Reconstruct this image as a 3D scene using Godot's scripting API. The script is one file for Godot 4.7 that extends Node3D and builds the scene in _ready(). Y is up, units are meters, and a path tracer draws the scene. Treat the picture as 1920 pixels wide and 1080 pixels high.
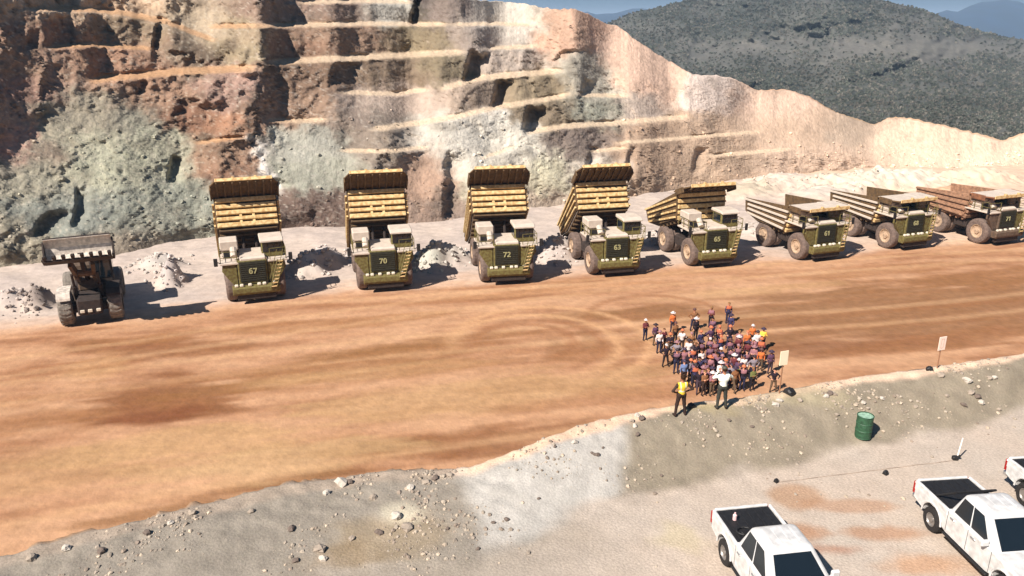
extends Node3D

# ---------------------------------------------------------------- constants
const EYE := 23.5                # camera height above the pit floor
const FOCAL := 1507.0            # focal length in pixels of a 1920 wide picture
const PITCH := 0.3263            # 18.7 degrees down
const BENCH := 8.5               # height of the parking bench above the pit floor
const ROW_U := Vector2(0.970, -0.242)    # along the truck row (x, z)
const ROW_V := Vector2(-0.242, -0.970)   # away from the camera, across the row
const ROAD_AT := Vector2(0.0, -66.0)

var used := {}
var n_low := FastNoiseLite.new()
var n_mid := FastNoiseLite.new()
var n_ridge := FastNoiseLite.new()
var n_fine := FastNoiseLite.new()
var n_cell := FastNoiseLite.new()
var rng := RandomNumberGenerator.new()
var M := {}

# ---------------------------------------------------------------- small helpers
func ray(px: float, py: float) -> Vector3:
	var xc := (px - 960.0) / FOCAL
	var yc := (540.0 - py) / FOCAL
	var c := cos(PITCH)
	var s := sin(PITCH)
	return Vector3(xc, yc * c - s, -(c + yc * s))

func ground(px: float, py: float, h := 0.0) -> Vector3:
	var r := ray(px, py)
	return Vector3(0, EYE, 0) + r * ((h - EYE) / r.y)

func col(r: float, g: float, b: float) -> Color:
	return Color(r / 255.0, g / 255.0, b / 255.0)

func lin(r: float, g: float, b: float) -> Color:
	return col(r, g, b).srgb_to_linear()

func numbered(called: String) -> String:
	if not used.has(called):
		used[called] = 0
		return called
	used[called] += 1
	return "%s_%03d" % [called, used[called]]

func tag(o: Node, label: String, category: String, group := "") -> void:
	o.set_meta("label", label)
	o.set_meta("category", category)
	if group != "":
		o.set_meta("group", group)

func thing(called: String, at: Vector3, turn := 0.0) -> Node3D:
	var o := Node3D.new()
	o.name = numbered(called)
	add_child(o)
	o.position = at
	o.rotation.y = turn
	return o

func part(called: String, st: SurfaceTool, m: Material, parent: Node) -> MeshInstance3D:
	st.generate_normals()
	var mi := MeshInstance3D.new()
	mi.mesh = st.commit()
	mi.material_override = m
	mi.name = called if parent != self else numbered(called)
	parent.add_child(mi, true)
	return mi

func part_mesh(called: String, mesh: Mesh, m: Material, parent: Node) -> MeshInstance3D:
	var mi := MeshInstance3D.new()
	mi.mesh = mesh
	mi.material_override = m
	mi.name = called if parent != self else numbered(called)
	parent.add_child(mi, true)
	return mi

func make_st() -> SurfaceTool:
	var st := SurfaceTool.new()
	st.begin(Mesh.PRIMITIVE_TRIANGLES)
	st.set_smooth_group(-1)
	return st

func tri(st: SurfaceTool, a: Vector3, b: Vector3, c: Vector3, out: Vector3) -> void:
	if (a - c).cross(a - b).dot(out) < 0.0:
		st.add_vertex(a); st.add_vertex(c); st.add_vertex(b)
	else:
		st.add_vertex(a); st.add_vertex(b); st.add_vertex(c)

func quad(st: SurfaceTool, a: Vector3, b: Vector3, c: Vector3, d: Vector3, out: Vector3) -> void:
	tri(st, a, b, c, out)
	tri(st, a, c, d, out)

# a box with chamfered edges
func box(st: SurfaceTool, lo: Vector3, hi: Vector3, bev := 0.03, xf := Transform3D()) -> void:
	var c := (lo + hi) * 0.5
	var h := (hi - lo) * 0.5
	bev = minf(bev, minf(h.x, minf(h.y, h.z)) * 0.7)
	var pt := func(sx: float, sy: float, sz: float, axis: int) -> Vector3:
		var q := Vector3(h.x - (0.0 if axis == 0 else bev), h.y - (0.0 if axis == 1 else bev), h.z - (0.0 if axis == 2 else bev))
		return xf * (c + Vector3(sx * q.x, sy * q.y, sz * q.z))
	var ctr := xf * c
	for s in [-1.0, 1.0]:
		var fx := [pt.call(s, -1.0, -1.0, 0), pt.call(s, 1.0, -1.0, 0), pt.call(s, 1.0, 1.0, 0), pt.call(s, -1.0, 1.0, 0)]
		quad(st, fx[0], fx[1], fx[2], fx[3], fx[0] + fx[2] - ctr * 2.0)
		var fy := [pt.call(-1.0, s, -1.0, 1), pt.call(1.0, s, -1.0, 1), pt.call(1.0, s, 1.0, 1), pt.call(-1.0, s, 1.0, 1)]
		quad(st, fy[0], fy[1], fy[2], fy[3], fy[0] + fy[2] - ctr * 2.0)
		var fz := [pt.call(-1.0, -1.0, s, 2), pt.call(1.0, -1.0, s, 2), pt.call(1.0, 1.0, s, 2), pt.call(-1.0, 1.0, s, 2)]
		quad(st, fz[0], fz[1], fz[2], fz[3], fz[0] + fz[2] - ctr * 2.0)
		for t in [-1.0, 1.0]:
			var a: Vector3 = pt.call(s, t, -1.0, 0)
			var b: Vector3 = pt.call(s, t, -1.0, 1)
			var d: Vector3 = pt.call(s, t, 1.0, 0)
			var e: Vector3 = pt.call(s, t, 1.0, 1)
			quad(st, a, b, e, d, a + e - ctr * 2.0)
			a = pt.call(s, -1.0, t, 0); b = pt.call(s, -1.0, t, 2); d = pt.call(s, 1.0, t, 0); e = pt.call(s, 1.0, t, 2)
			quad(st, a, b, e, d, a + e - ctr * 2.0)
			a = pt.call(-1.0, s, t, 1); b = pt.call(-1.0, s, t, 2); d = pt.call(1.0, s, t, 1); e = pt.call(1.0, s, t, 2)
			quad(st, a, b, e, d, a + e - ctr * 2.0)
			for u in [-1.0, 1.0]:
				a = pt.call(s, t, u, 0); b = pt.call(s, t, u, 1); d = pt.call(s, t, u, 2)
				tri(st, a, b, d, a - ctr)

# a polygon in (z, y), extruded along x with a chamfered rim
func prism(st: SurfaceTool, poly: PackedVector2Array, x0: float, x1: float, bev := 0.04, xf := Transform3D()) -> void:
	var n := poly.size()
	var cw := Geometry2D.is_polygon_clockwise(poly)
	var inner := PackedVector2Array()
	var outs := PackedVector2Array()
	for i in n:
		var e := (poly[(i + 1) % n] - poly[i]).normalized()
		outs.append(Vector2(-e.y, e.x) if cw else Vector2(e.y, -e.x))
	# make sure the normals point outward
	var mid := (poly[0] + poly[1]) * 0.5 + outs[0] * 0.002
	if Geometry2D.is_point_in_polygon(mid, poly):
		for i in n:
			outs[i] = -outs[i]
	for i in n:
		var o := outs[i] + outs[(i + n - 1) % n]
		o = o / maxf(o.length_squared() * 0.5, 0.35)
		inner.append(poly[i] - o * bev)
	var tris := Geometry2D.triangulate_polygon(inner)
	if tris.is_empty():
		print("open prism ", poly)
	for s in [0, 1]:
		var xe := x0 if s == 0 else x1
		var xi := x0 + bev if s == 0 else x1 - bev
		var nx := xf.basis * Vector3(-1.0 if s == 0 else 1.0, 0, 0)
		for k in range(0, tris.size(), 3):
			var a := inner[tris[k]]
			var b := inner[tris[k + 1]]
			var c := inner[tris[k + 2]]
			tri(st, xf * Vector3(xe, a.y, a.x), xf * Vector3(xe, b.y, b.x), xf * Vector3(xe, c.y, c.x), nx)
		for i in n:
			var j := (i + 1) % n
			quad(st, xf * Vector3(xe, inner[i].y, inner[i].x), xf * Vector3(xe, inner[j].y, inner[j].x), xf * Vector3(xi, poly[j].y, poly[j].x), xf * Vector3(xi, poly[i].y, poly[i].x), nx + xf.basis * Vector3(0, outs[i].y, outs[i].x))
	for i in n:
		var j := (i + 1) % n
		quad(st, xf * Vector3(x0 + bev, poly[i].y, poly[i].x), xf * Vector3(x0 + bev, poly[j].y, poly[j].x), xf * Vector3(x1 - bev, poly[j].y, poly[j].x), xf * Vector3(x1 - bev, poly[i].y, poly[i].x), xf.basis * Vector3(0, outs[i].y, outs[i].x))

func tube(st: SurfaceTool, a: Vector3, b: Vector3, ra: float, rb := -1.0, seg := 8) -> void:
	if rb < 0.0:
		rb = ra
	var d := (b - a).normalized()
	var s := d.cross(Vector3.UP if absf(d.y) < 0.9 else Vector3.RIGHT).normalized()
	var t := d.cross(s)
	for i in seg:
		var p := TAU * i / seg
		var q := TAU * (i + 1) / seg
		var u := s * cos(p) + t * sin(p)
		var v := s * cos(q) + t * sin(q)
		quad(st, a + u * ra, a + v * ra, b + v * rb, b + u * rb, u + v)
		tri(st, a, a + u * ra, a + v * ra, -d)
		tri(st, b, b + u * rb, b + v * rb, d)

# a profile of (radius, along) points turned round an axis
func lathe(st: SurfaceTool, prof: Array, xf: Transform3D, seg := 24) -> void:
	for k in prof.size() - 1:
		var p: Vector2 = prof[k]
		var q: Vector2 = prof[k + 1]
		var nr := Vector2(q.y - p.y, -(q.x - p.x))
		for i in seg:
			var a := TAU * i / seg
			var b := TAU * (i + 1) / seg
			var A := xf * Vector3(cos(a) * p.x, p.y, sin(a) * p.x)
			var B := xf * Vector3(cos(b) * p.x, p.y, sin(b) * p.x)
			var C := xf * Vector3(cos(b) * q.x, q.y, sin(b) * q.x)
			var D := xf * Vector3(cos(a) * q.x, q.y, sin(a) * q.x)
			var m := (a + b) * 0.5
			var out := xf.basis * Vector3(cos(m) * nr.x, nr.y, sin(m) * nr.x)
			if p.x > 0.0001:
				tri(st, A, B, C, out)
			if q.x > 0.0001:
				tri(st, A, C, D, out)

func noise_tex(freq: float, dark: float, seed_: int, normal := false, strength := 6.0, size := 512, contrast := 0.0) -> NoiseTexture2D:
	var n := FastNoiseLite.new()
	n.seed = seed_
	n.noise_type = FastNoiseLite.TYPE_SIMPLEX_SMOOTH
	n.frequency = freq
	n.fractal_octaves = 5
	n.fractal_gain = 0.55
	var t := NoiseTexture2D.new()
	t.width = size
	t.height = size
	t.seamless = true
	t.noise = n
	if normal:
		t.as_normal_map = true
		t.bump_strength = strength
	else:
		var g := Gradient.new()
		g.set_color(0, Color(dark, dark, dark))
		g.set_color(1, Color.WHITE)
		g.set_offset(0, contrast)
		g.set_offset(1, 1.0 - contrast)
		t.color_ramp = g
	return t

func plain(c: Color, rough := 0.8, metal := 0.0, tex: Texture2D = null, scale_ := 1.0) -> StandardMaterial3D:
	var m := StandardMaterial3D.new()
	m.albedo_color = c
	m.roughness = rough
	m.metallic = metal
	if tex:
		m.albedo_texture = tex
		m.uv1_triplanar = true
		m.uv1_scale = Vector3.ONE * scale_
	return m

func earth(scale_: float, tex: Texture2D, nrm: Texture2D, strength := 1.0) -> StandardMaterial3D:
	var m := StandardMaterial3D.new()
	m.vertex_color_use_as_albedo = true
	m.albedo_texture = tex
	m.normal_enabled = true
	m.normal_texture = nrm
	m.normal_scale = strength
	m.uv1_triplanar = true
	m.uv1_world_triplanar = true
	m.uv1_scale = Vector3.ONE * scale_
	m.roughness = 0.95
	m.metallic_specular = 0.2
	return m

func sheet(called: String, v: PackedVector3Array, c: PackedColorArray, nc: int, nr: int, m: Material) -> MeshInstance3D:
	# a grid of nr rows by nc columns made into one smooth mesh
	var nrm := PackedVector3Array()
	nrm.resize(v.size())
	var idx := PackedInt32Array()
	idx.resize((nc - 1) * (nr - 1) * 6)
	var k := 0
	for j in nr:
		for i in nc:
			var at := j * nc + i
			var dx := v[at + (1 if i < nc - 1 else 0)] - v[at - (1 if i > 0 else 0)]
			var dy := v[at + (nc if j < nr - 1 else 0)] - v[at - (nc if j > 0 else 0)]
			nrm[at] = dx.cross(dy).normalized()
			if i < nc - 1 and j < nr - 1:
				idx[k] = at; idx[k + 1] = at + nc; idx[k + 2] = at + 1
				idx[k + 3] = at + 1; idx[k + 4] = at + nc; idx[k + 5] = at + nc + 1
				k += 6
	var arr := []
	arr.resize(Mesh.ARRAY_MAX)
	arr[Mesh.ARRAY_VERTEX] = v
	arr[Mesh.ARRAY_NORMAL] = nrm
	arr[Mesh.ARRAY_COLOR] = c
	arr[Mesh.ARRAY_INDEX] = idx
	var mesh := ArrayMesh.new()
	mesh.add_surface_from_arrays(Mesh.PRIMITIVE_TRIANGLES, arr)
	var o := part_mesh(called, mesh, m, self)
	o.set_meta("kind", "structure")
	return o

func along(pts: Array, x: float) -> float:
	# y of a polyline of (x, y) points at x
	if x <= pts[0].x:
		return pts[0].y
	for i in pts.size() - 1:
		if x <= pts[i + 1].x:
			var f: float = (x - pts[i].x) / (pts[i + 1].x - pts[i].x)
			return lerpf(pts[i].y, pts[i + 1].y, f)
	return pts[-1].y

func smooth_bump(d: float) -> float:
	return 0.0 if d >= 1.0 else (1.0 - d * d) * (1.0 - d * d)

# ---------------------------------------------------------------- scene
func _ready() -> void:
	var cam := Camera3D.new()
	cam.name = "camera"
	add_child(cam)
	cam.position = Vector3(0, EYE, 0)
	cam.rotation.x = -PITCH
	cam.fov = rad_to_deg(2.0 * atan(540.0 / FOCAL))
	cam.near = 0.3
	cam.far = 30000.0
	cam.current = true

	var sky_mat := ProceduralSkyMaterial.new()
	sky_mat.sky_top_color = col(92, 146, 208)
	sky_mat.sky_horizon_color = col(166, 212, 246)
	sky_mat.sky_curve = 0.12
	sky_mat.ground_energy_multiplier = 0.5
	sky_mat.ground_horizon_color = col(170, 165, 155)
	sky_mat.ground_bottom_color = col(120, 105, 90)
	sky_mat.sky_energy_multiplier = 0.5
	var sky := Sky.new()
	sky.sky_material = sky_mat
	var env := Environment.new()
	env.background_mode = Environment.BG_SKY
	env.sky = sky
	env.ambient_light_source = Environment.AMBIENT_SOURCE_SKY
	env.tonemap_mode = Environment.TONE_MAPPER_LINEAR
	env.tonemap_exposure = 1.68
	env.sdfgi_enabled = true
	env.ssao_enabled = true
	env.ssil_enabled = true
	env.fog_enabled = true
	env.fog_density = 0.00020
	env.fog_light_color = col(172, 200, 228)
	var we := WorldEnvironment.new()
	we.name = "world_environment"
	we.environment = env
	add_child(we)

	var sun := DirectionalLight3D.new()
	sun.name = "sun"
	sun.light_energy = 1.58
	sun.light_color = Color(1.0, 0.96, 0.92)
	sun.light_angular_distance = 0.5
	sun.shadow_enabled = true
	add_child(sun)
	var el := deg_to_rad(44.0)
	var az := deg_to_rad(44.0)
	sun.look_at_from_position(Vector3.ZERO, Vector3(sin(az) * cos(el), -sin(el), -cos(az) * cos(el)))

	rng.seed = 7
	for p in [[n_low, 3, 0.02, 4], [n_mid, 11, 0.12, 4], [n_fine, 23, 0.8, 3]]:
		p[0].seed = p[1]
		p[0].noise_type = FastNoiseLite.TYPE_SIMPLEX_SMOOTH
		p[0].frequency = p[2]
		p[0].fractal_octaves = p[3]
	n_ridge.seed = 31
	n_ridge.noise_type = FastNoiseLite.TYPE_SIMPLEX_SMOOTH
	n_ridge.fractal_type = FastNoiseLite.FRACTAL_RIDGED
	n_ridge.frequency = 0.09
	n_ridge.fractal_octaves = 4
	n_cell.seed = 47
	n_cell.noise_type = FastNoiseLite.TYPE_CELLULAR
	n_cell.cellular_return_type = FastNoiseLite.RETURN_CELL_VALUE
	n_cell.frequency = 0.22
	n_cell.domain_warp_enabled = true
	n_cell.domain_warp_amplitude = 3.0
	n_cell.domain_warp_frequency = 0.12
	make_materials()

	build_far_land()
	build_pit_wall()
	build_pit_floor()
	build_bench()
	build_trucks()
	build_loader()
	build_utes()
	build_people()
	build_small_things()

func make_materials() -> void:
	var grain := noise_tex(0.02, 0.80, 5)
	var grime := noise_tex(0.012, 0.74, 9, false, 6.0, 512, 0.2)
	var bump := noise_tex(0.03, 0.0, 14, true, 8.0)
	M.grain = grain
	M.grime = grime
	M.earth_far = earth(0.11, grain, bump, 1.0)
	M.earth_near = earth(0.55, noise_tex(0.03, 0.84, 8), bump, 0.45)
	M.floor = earth(0.13, noise_tex(0.014, 0.88, 6), bump, 0.18)
	M.hill = earth(0.02, grain, bump, 0.6)
	var dusty := noise_tex(0.010, 0.8, 19)
	var dg := Gradient.new()
	dg.set_color(0, col(214, 196, 176))
	dg.set_color(1, Color.WHITE)
	dg.set_offset(0, 0.3)
	dg.set_offset(1, 0.62)
	dusty.color_ramp = dg
	M.olive = plain(col(110, 103, 56), 0.8, 0.0, dusty, 0.5)  # yellow paint with the weak light on truck fronts put into its colour
	M.yellow = plain(col(216, 190, 138), 0.8, 0.0, dusty, 0.35)
	M.body_shaded = plain(col(104, 80, 50), 0.8, 0.0, grime, 0.3)  # dirty yellow paint, darkened for shade under the canopy and between ribs
	M.dark = plain(col(58, 46, 40), 0.85, 0.0, grime, 0.4)
	M.radiator = plain(col(46, 44, 24), 0.7, 0.0, grime, 0.5)
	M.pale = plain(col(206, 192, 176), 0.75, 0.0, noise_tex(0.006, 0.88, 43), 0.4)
	M.tyre = plain(col(122, 104, 94), 0.95, 0.0, grime, 0.5)
	M.rim = plain(col(196, 168, 140), 0.7, 0.0, grime, 0.5)
	M.glass = plain(col(22, 30, 36), 0.08, 0.0)
	M.glass.metallic_specular = 0.6
	M.number = plain(col(186, 182, 132), 0.7, 0.0, grime, 1.5)
	M.lamp = plain(col(212, 204, 186), 0.4)
	M.dust = plain(col(168, 128, 100), 0.9, 0.0, grime, 0.3)
	M.rust = plain(col(140, 92, 62), 0.85, 0.0, grime, 0.3)
	M.loader = plain(col(104, 84, 66), 0.8, 0.0, grime, 0.4)
	M.steel_pale = plain(col(222, 210, 196), 0.7, 0.0, grime, 0.35)
	M.loader_tyre = plain(col(138, 130, 120), 0.95, 0.0, grime, 0.5)
	M.white_paint = plain(col(226, 225, 222), 0.3, 0.0, noise_tex(0.008, 0.80, 41), 0.6)
	M.white_paint.clearcoat_enabled = true
	M.white_paint.clearcoat = 0.6
	M.black = plain(col(34, 33, 34), 0.6, 0.0, grime, 1.2)
	M.rubber = plain(col(40, 36, 34), 0.9, 0.0, grime, 2.0)
	M.alloy = plain(col(150, 145, 140), 0.4, 0.6)
	M.tail = plain(col(150, 20, 16), 0.2)
	M.seam = plain(col(60, 60, 60), 0.8)
	M.chrome = plain(col(190, 190, 190), 0.25, 0.8)

# ---------------------------------------------------------------- far land
func build_far_land() -> void:
	var st := make_st()
	quad(st, Vector3(-20000, -110, -24000), Vector3(20000, -110, -24000), Vector3(20000, -110, 6000), Vector3(-20000, -110, 6000), Vector3.UP)
	var plane := part("ground", st, plain(col(78, 88, 84), 0.95), self)
	plane.set_meta("kind", "structure")
	# far range on the horizon, its haze blue put into the base colour
	var nc := 160
	var nr := 16
	var v := PackedVector3Array()
	var c := PackedColorArray()
	for j in nr:
		for i in nc:
			var a := lerpf(-0.7, 0.95, float(i) / (nc - 1))
			var f := float(j) / (nr - 1)
			var d := 3600.0 + f * 1200.0
			var top := 26.0 + 34.0 * n_low.get_noise_2d(i * 5.0, 3.0) + 14.0 * n_mid.get_noise_2d(i * 6.0, 9.0)
			top += 26.0 * exp(-pow((a - 0.53) / 0.035, 2.0))
			var y := lerpf(-110.0, EYE + top, sin(minf(f * 1.25, 1.0) * PI * 0.5))
			v.append(Vector3(sin(a) * d, y + 20.0 * n_mid.get_noise_2d(i * 7.0, j * 14.0) * f, -cos(a) * d))
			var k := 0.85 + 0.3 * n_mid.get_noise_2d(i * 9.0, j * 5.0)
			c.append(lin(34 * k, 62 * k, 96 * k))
	sheet("mountain_range", v, c, nc, nr, M.hill)
	# scrub hill behind the ridge
	var sky_line := [Vector2(700, 60), Vector2(1000, 75), Vector2(1100, 60), Vector2(1140, 42), Vector2(1190, 22), Vector2(1240, 12), Vector2(1290, -2), Vector2(1400, -10), Vector2(1530, -12), Vector2(1660, 0), Vector2(1740, 20), Vector2(1800, 45), Vector2(1850, 61), Vector2(1920, 74), Vector2(2050, 90), Vector2(2300, 100)]
	nc = 420
	nr = 130
	v = PackedVector3Array()
	c = PackedColorArray()
	var ry := PackedFloat32Array()
	for j in nr:
		for i in nc:
			var px := lerpf(700.0, 2300.0, float(i) / (nc - 1))
			var f := float(j) / (nr - 1)
			var top := along(sky_line, px) + 2.0 * n_mid.get_noise_2d(px * 0.7, 4.0)
			var py := lerpf(330.0, top, minf(f / 0.93, 1.0))
			var r := ray(px, py)
			r = r / Vector2(r.x, r.z).length()
			var back := maxf(f - 0.93, 0.0) / 0.07
			var d := 210.0 + 620.0 * pow(minf(f / 0.93, 1.0), 1.25)
			d *= 1.0 + 0.10 * n_low.get_noise_2d(px * 0.18, py * 0.35) + 0.02 * n_mid.get_noise_2d(px * 0.2, py * 0.4)
			var p := Vector3(0, EYE, 0) + r * d
			if back > 0.0:
				p += Vector3(r.x, 0, r.z) * back * 300.0 + Vector3(0, -120.0 * back, 0)
			v.append(p)
			var g := 0.5 + 0.5 * n_low.get_noise_2d(px * 0.35, py * 0.9) + 0.35 * n_mid.get_noise_2d(px * 0.35, py * 0.8)
			# bare stony band across the middle and pale patches on the right
			g += 0.5 * exp(-pow((py - (95.0 + (px - 1500.0) * -0.02)) / 24.0, 2.0)) * smoothstep(1180.0, 1330.0, px) - 0.15
			g += 0.4 * exp(-pow((px - 1720.0) / 110.0, 2.0) - pow((py - 95.0) / 45.0, 2.0))
			var tx := lerpf(1648.0, 1678.0, clampf((98.0 - py) / 54.0, 0.0, 1.0))
			if absf(px - tx) < 5.0 and py > 42.0 and py < 100.0:
				g = 3.0
			c.append(lin(74, 79, 74).lerp(lin(132, 128, 121), clampf(g - 0.1, 0.0, 1.0) * 0.75))
			ry.append(g)
	var hill := sheet("scrub_hill", v, c, nc, nr, M.hill)
	hill.name = "hill"
	# the scrub on it: nobody could count it
	var clump := leaf_clump()
	var spots := []
	var tints := []
	for k in 60000:
		var fi := rng.randf() * (nc - 2)
		var fj := pow(rng.randf(), 0.8) * (nr * 0.95 - 2)
		var i := int(fi)
		var j := int(fj)
		if ry[j * nc + i] > 0.15 + rng.randf() * 0.85:
			continue
		var p := v[j * nc + i].lerp(v[j * nc + i + 1], fi - i).lerp(v[(j + 1) * nc + i].lerp(v[(j + 1) * nc + i + 1], fi - i), fj - j)
		var s := rng.randf_range(0.35, 1.0) * (0.7 + p.length() / 900.0)
		spots.append(Transform3D(Basis(Vector3.UP, rng.randf() * TAU).scaled(Vector3(s, s * rng.randf_range(0.7, 1.25), s)), p + Vector3(0, s * 0.25, 0)))
		var t := rng.randf_range(0.8, 1.7) * (1.0 + 0.5 * n_mid.get_noise_2d(p.x * 0.12, p.z * 0.12))
		tints.append(Color(0.080 * t, 0.088 * t, 0.072 * t) if rng.randf() < 0.65 else Color(0.14 * t, 0.132 * t, 0.112 * t))
	scatter("scrub", clump, spots, tints, vertex_mat(0.95))

func to_px(p: Vector3) -> Vector2:
	var q := p - Vector3(0, EYE, 0)
	var c := cos(PITCH)
	var s := sin(PITCH)
	var depth := -q.z * c - q.y * s
	var up := q.y * c - q.z * s
	return Vector2(960.0 + FOCAL * q.x / depth, 540.0 - FOCAL * up / depth)

func vertex_mat(rough: float) -> StandardMaterial3D:
	var m := StandardMaterial3D.new()
	m.vertex_color_use_as_albedo = true
	m.roughness = rough
	m.metallic_specular = 0.25
	return m

func scatter(called: String, mesh: Mesh, spots: Array, tints: Array, m: Material) -> MultiMeshInstance3D:
	var mm := MultiMesh.new()
	mm.transform_format = MultiMesh.TRANSFORM_3D
	mm.use_colors = true
	mm.mesh = mesh
	mm.instance_count = spots.size()
	for i in spots.size():
		mm.set_instance_transform(i, spots[i])
		mm.set_instance_color(i, tints[i])
	var o := MultiMeshInstance3D.new()
	o.multimesh = mm
	o.material_override = m
	o.name = numbered(called)
	o.set_meta("kind", "stuff")
	add_child(o)
	return o

func leaf_clump() -> Mesh:
	var st := make_st()
	var r := RandomNumberGenerator.new()
	r.seed = 77
	for k in 16:
		var d := Vector3(r.randf_range(-1, 1), r.randf_range(-0.3, 1), r.randf_range(-1, 1)).normalized()
		var c := d * r.randf_range(0.35, 0.8)
		var a := Vector3(r.randf_range(-1, 1), r.randf_range(-1, 1), r.randf_range(-1, 1)).normalized() * 0.42
		var b := a.cross(d).normalized() * 0.42
		tri(st, c + a, c - a * 0.6 + b, c - a * 0.6 - b, d)
		tri(st, c + b, c - b + a * 0.5, c + d * 0.35, d + Vector3.UP)
	st.generate_normals()
	return st.commit()

func rock_mesh(seed_: int, detail := 1) -> Mesh:
	var base := SphereMesh.new()
	base.radial_segments = 7 if detail == 1 else 5
	base.rings = 4 if detail == 1 else 2
	base.radius = 0.5
	base.height = 1.0
	var arr := base.get_mesh_arrays()
	var vs: PackedVector3Array = arr[Mesh.ARRAY_VERTEX]
	var ix: PackedInt32Array = arr[Mesh.ARRAY_INDEX]
	var n := FastNoiseLite.new()
	n.seed = seed_
	n.frequency = 1.1
	for i in vs.size():
		var p := vs[i]
		var k := 1.0 + 0.7 * n.get_noise_3d(p.x, p.y, p.z) + 0.25 * n.get_noise_3d(p.x * 3.0 + 5.0, p.y * 3.0, p.z * 3.0)
		p *= k
		p.y = maxf(p.y * 0.8, -0.32)
		vs[i] = p
	var st := make_st()
	for k in range(0, ix.size(), 3):
		var a := vs[ix[k]]
		var b := vs[ix[k + 1]]
		var c := vs[ix[k + 2]]
		if (b - a).cross(c - a).length() > 0.0001:
			tri(st, a, b, c, a + b + c)
	st.generate_normals()
	return st.commit()

# ---------------------------------------------------------------- pit wall
# The wall is built column by column from its toe on the pit floor up to its crest: steep rock faces, scree
# slopes and flat catch benches, each found from its own slope.
var ledges := []
var zones := []
var slopes := []
var pits := []
var zmap := PackedColorArray()
const ZX := 300
const ZY := 78

func ledge(th: float, pts: Array) -> void:
	ledges.append([th, pts])

func zone(px: float, py: float, rx: float, ry: float, r: float, g: float, b: float, ang := 0.0) -> void:
	zones.append([px, py, 1.0 / rx, 1.0 / ry, lin(r, g, b), cos(deg_to_rad(ang)), sin(deg_to_rad(ang))])

func slope(px: float, py: float, rx: float, ry: float, t: float) -> void:
	slopes.append([px, py, 1.0 / rx, 1.0 / ry, t])

func pit(px: float, py: float, rx: float, ry: float, d: float) -> void:
	pits.append([px, py, 1.0 / rx, 1.0 / ry, d])

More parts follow.
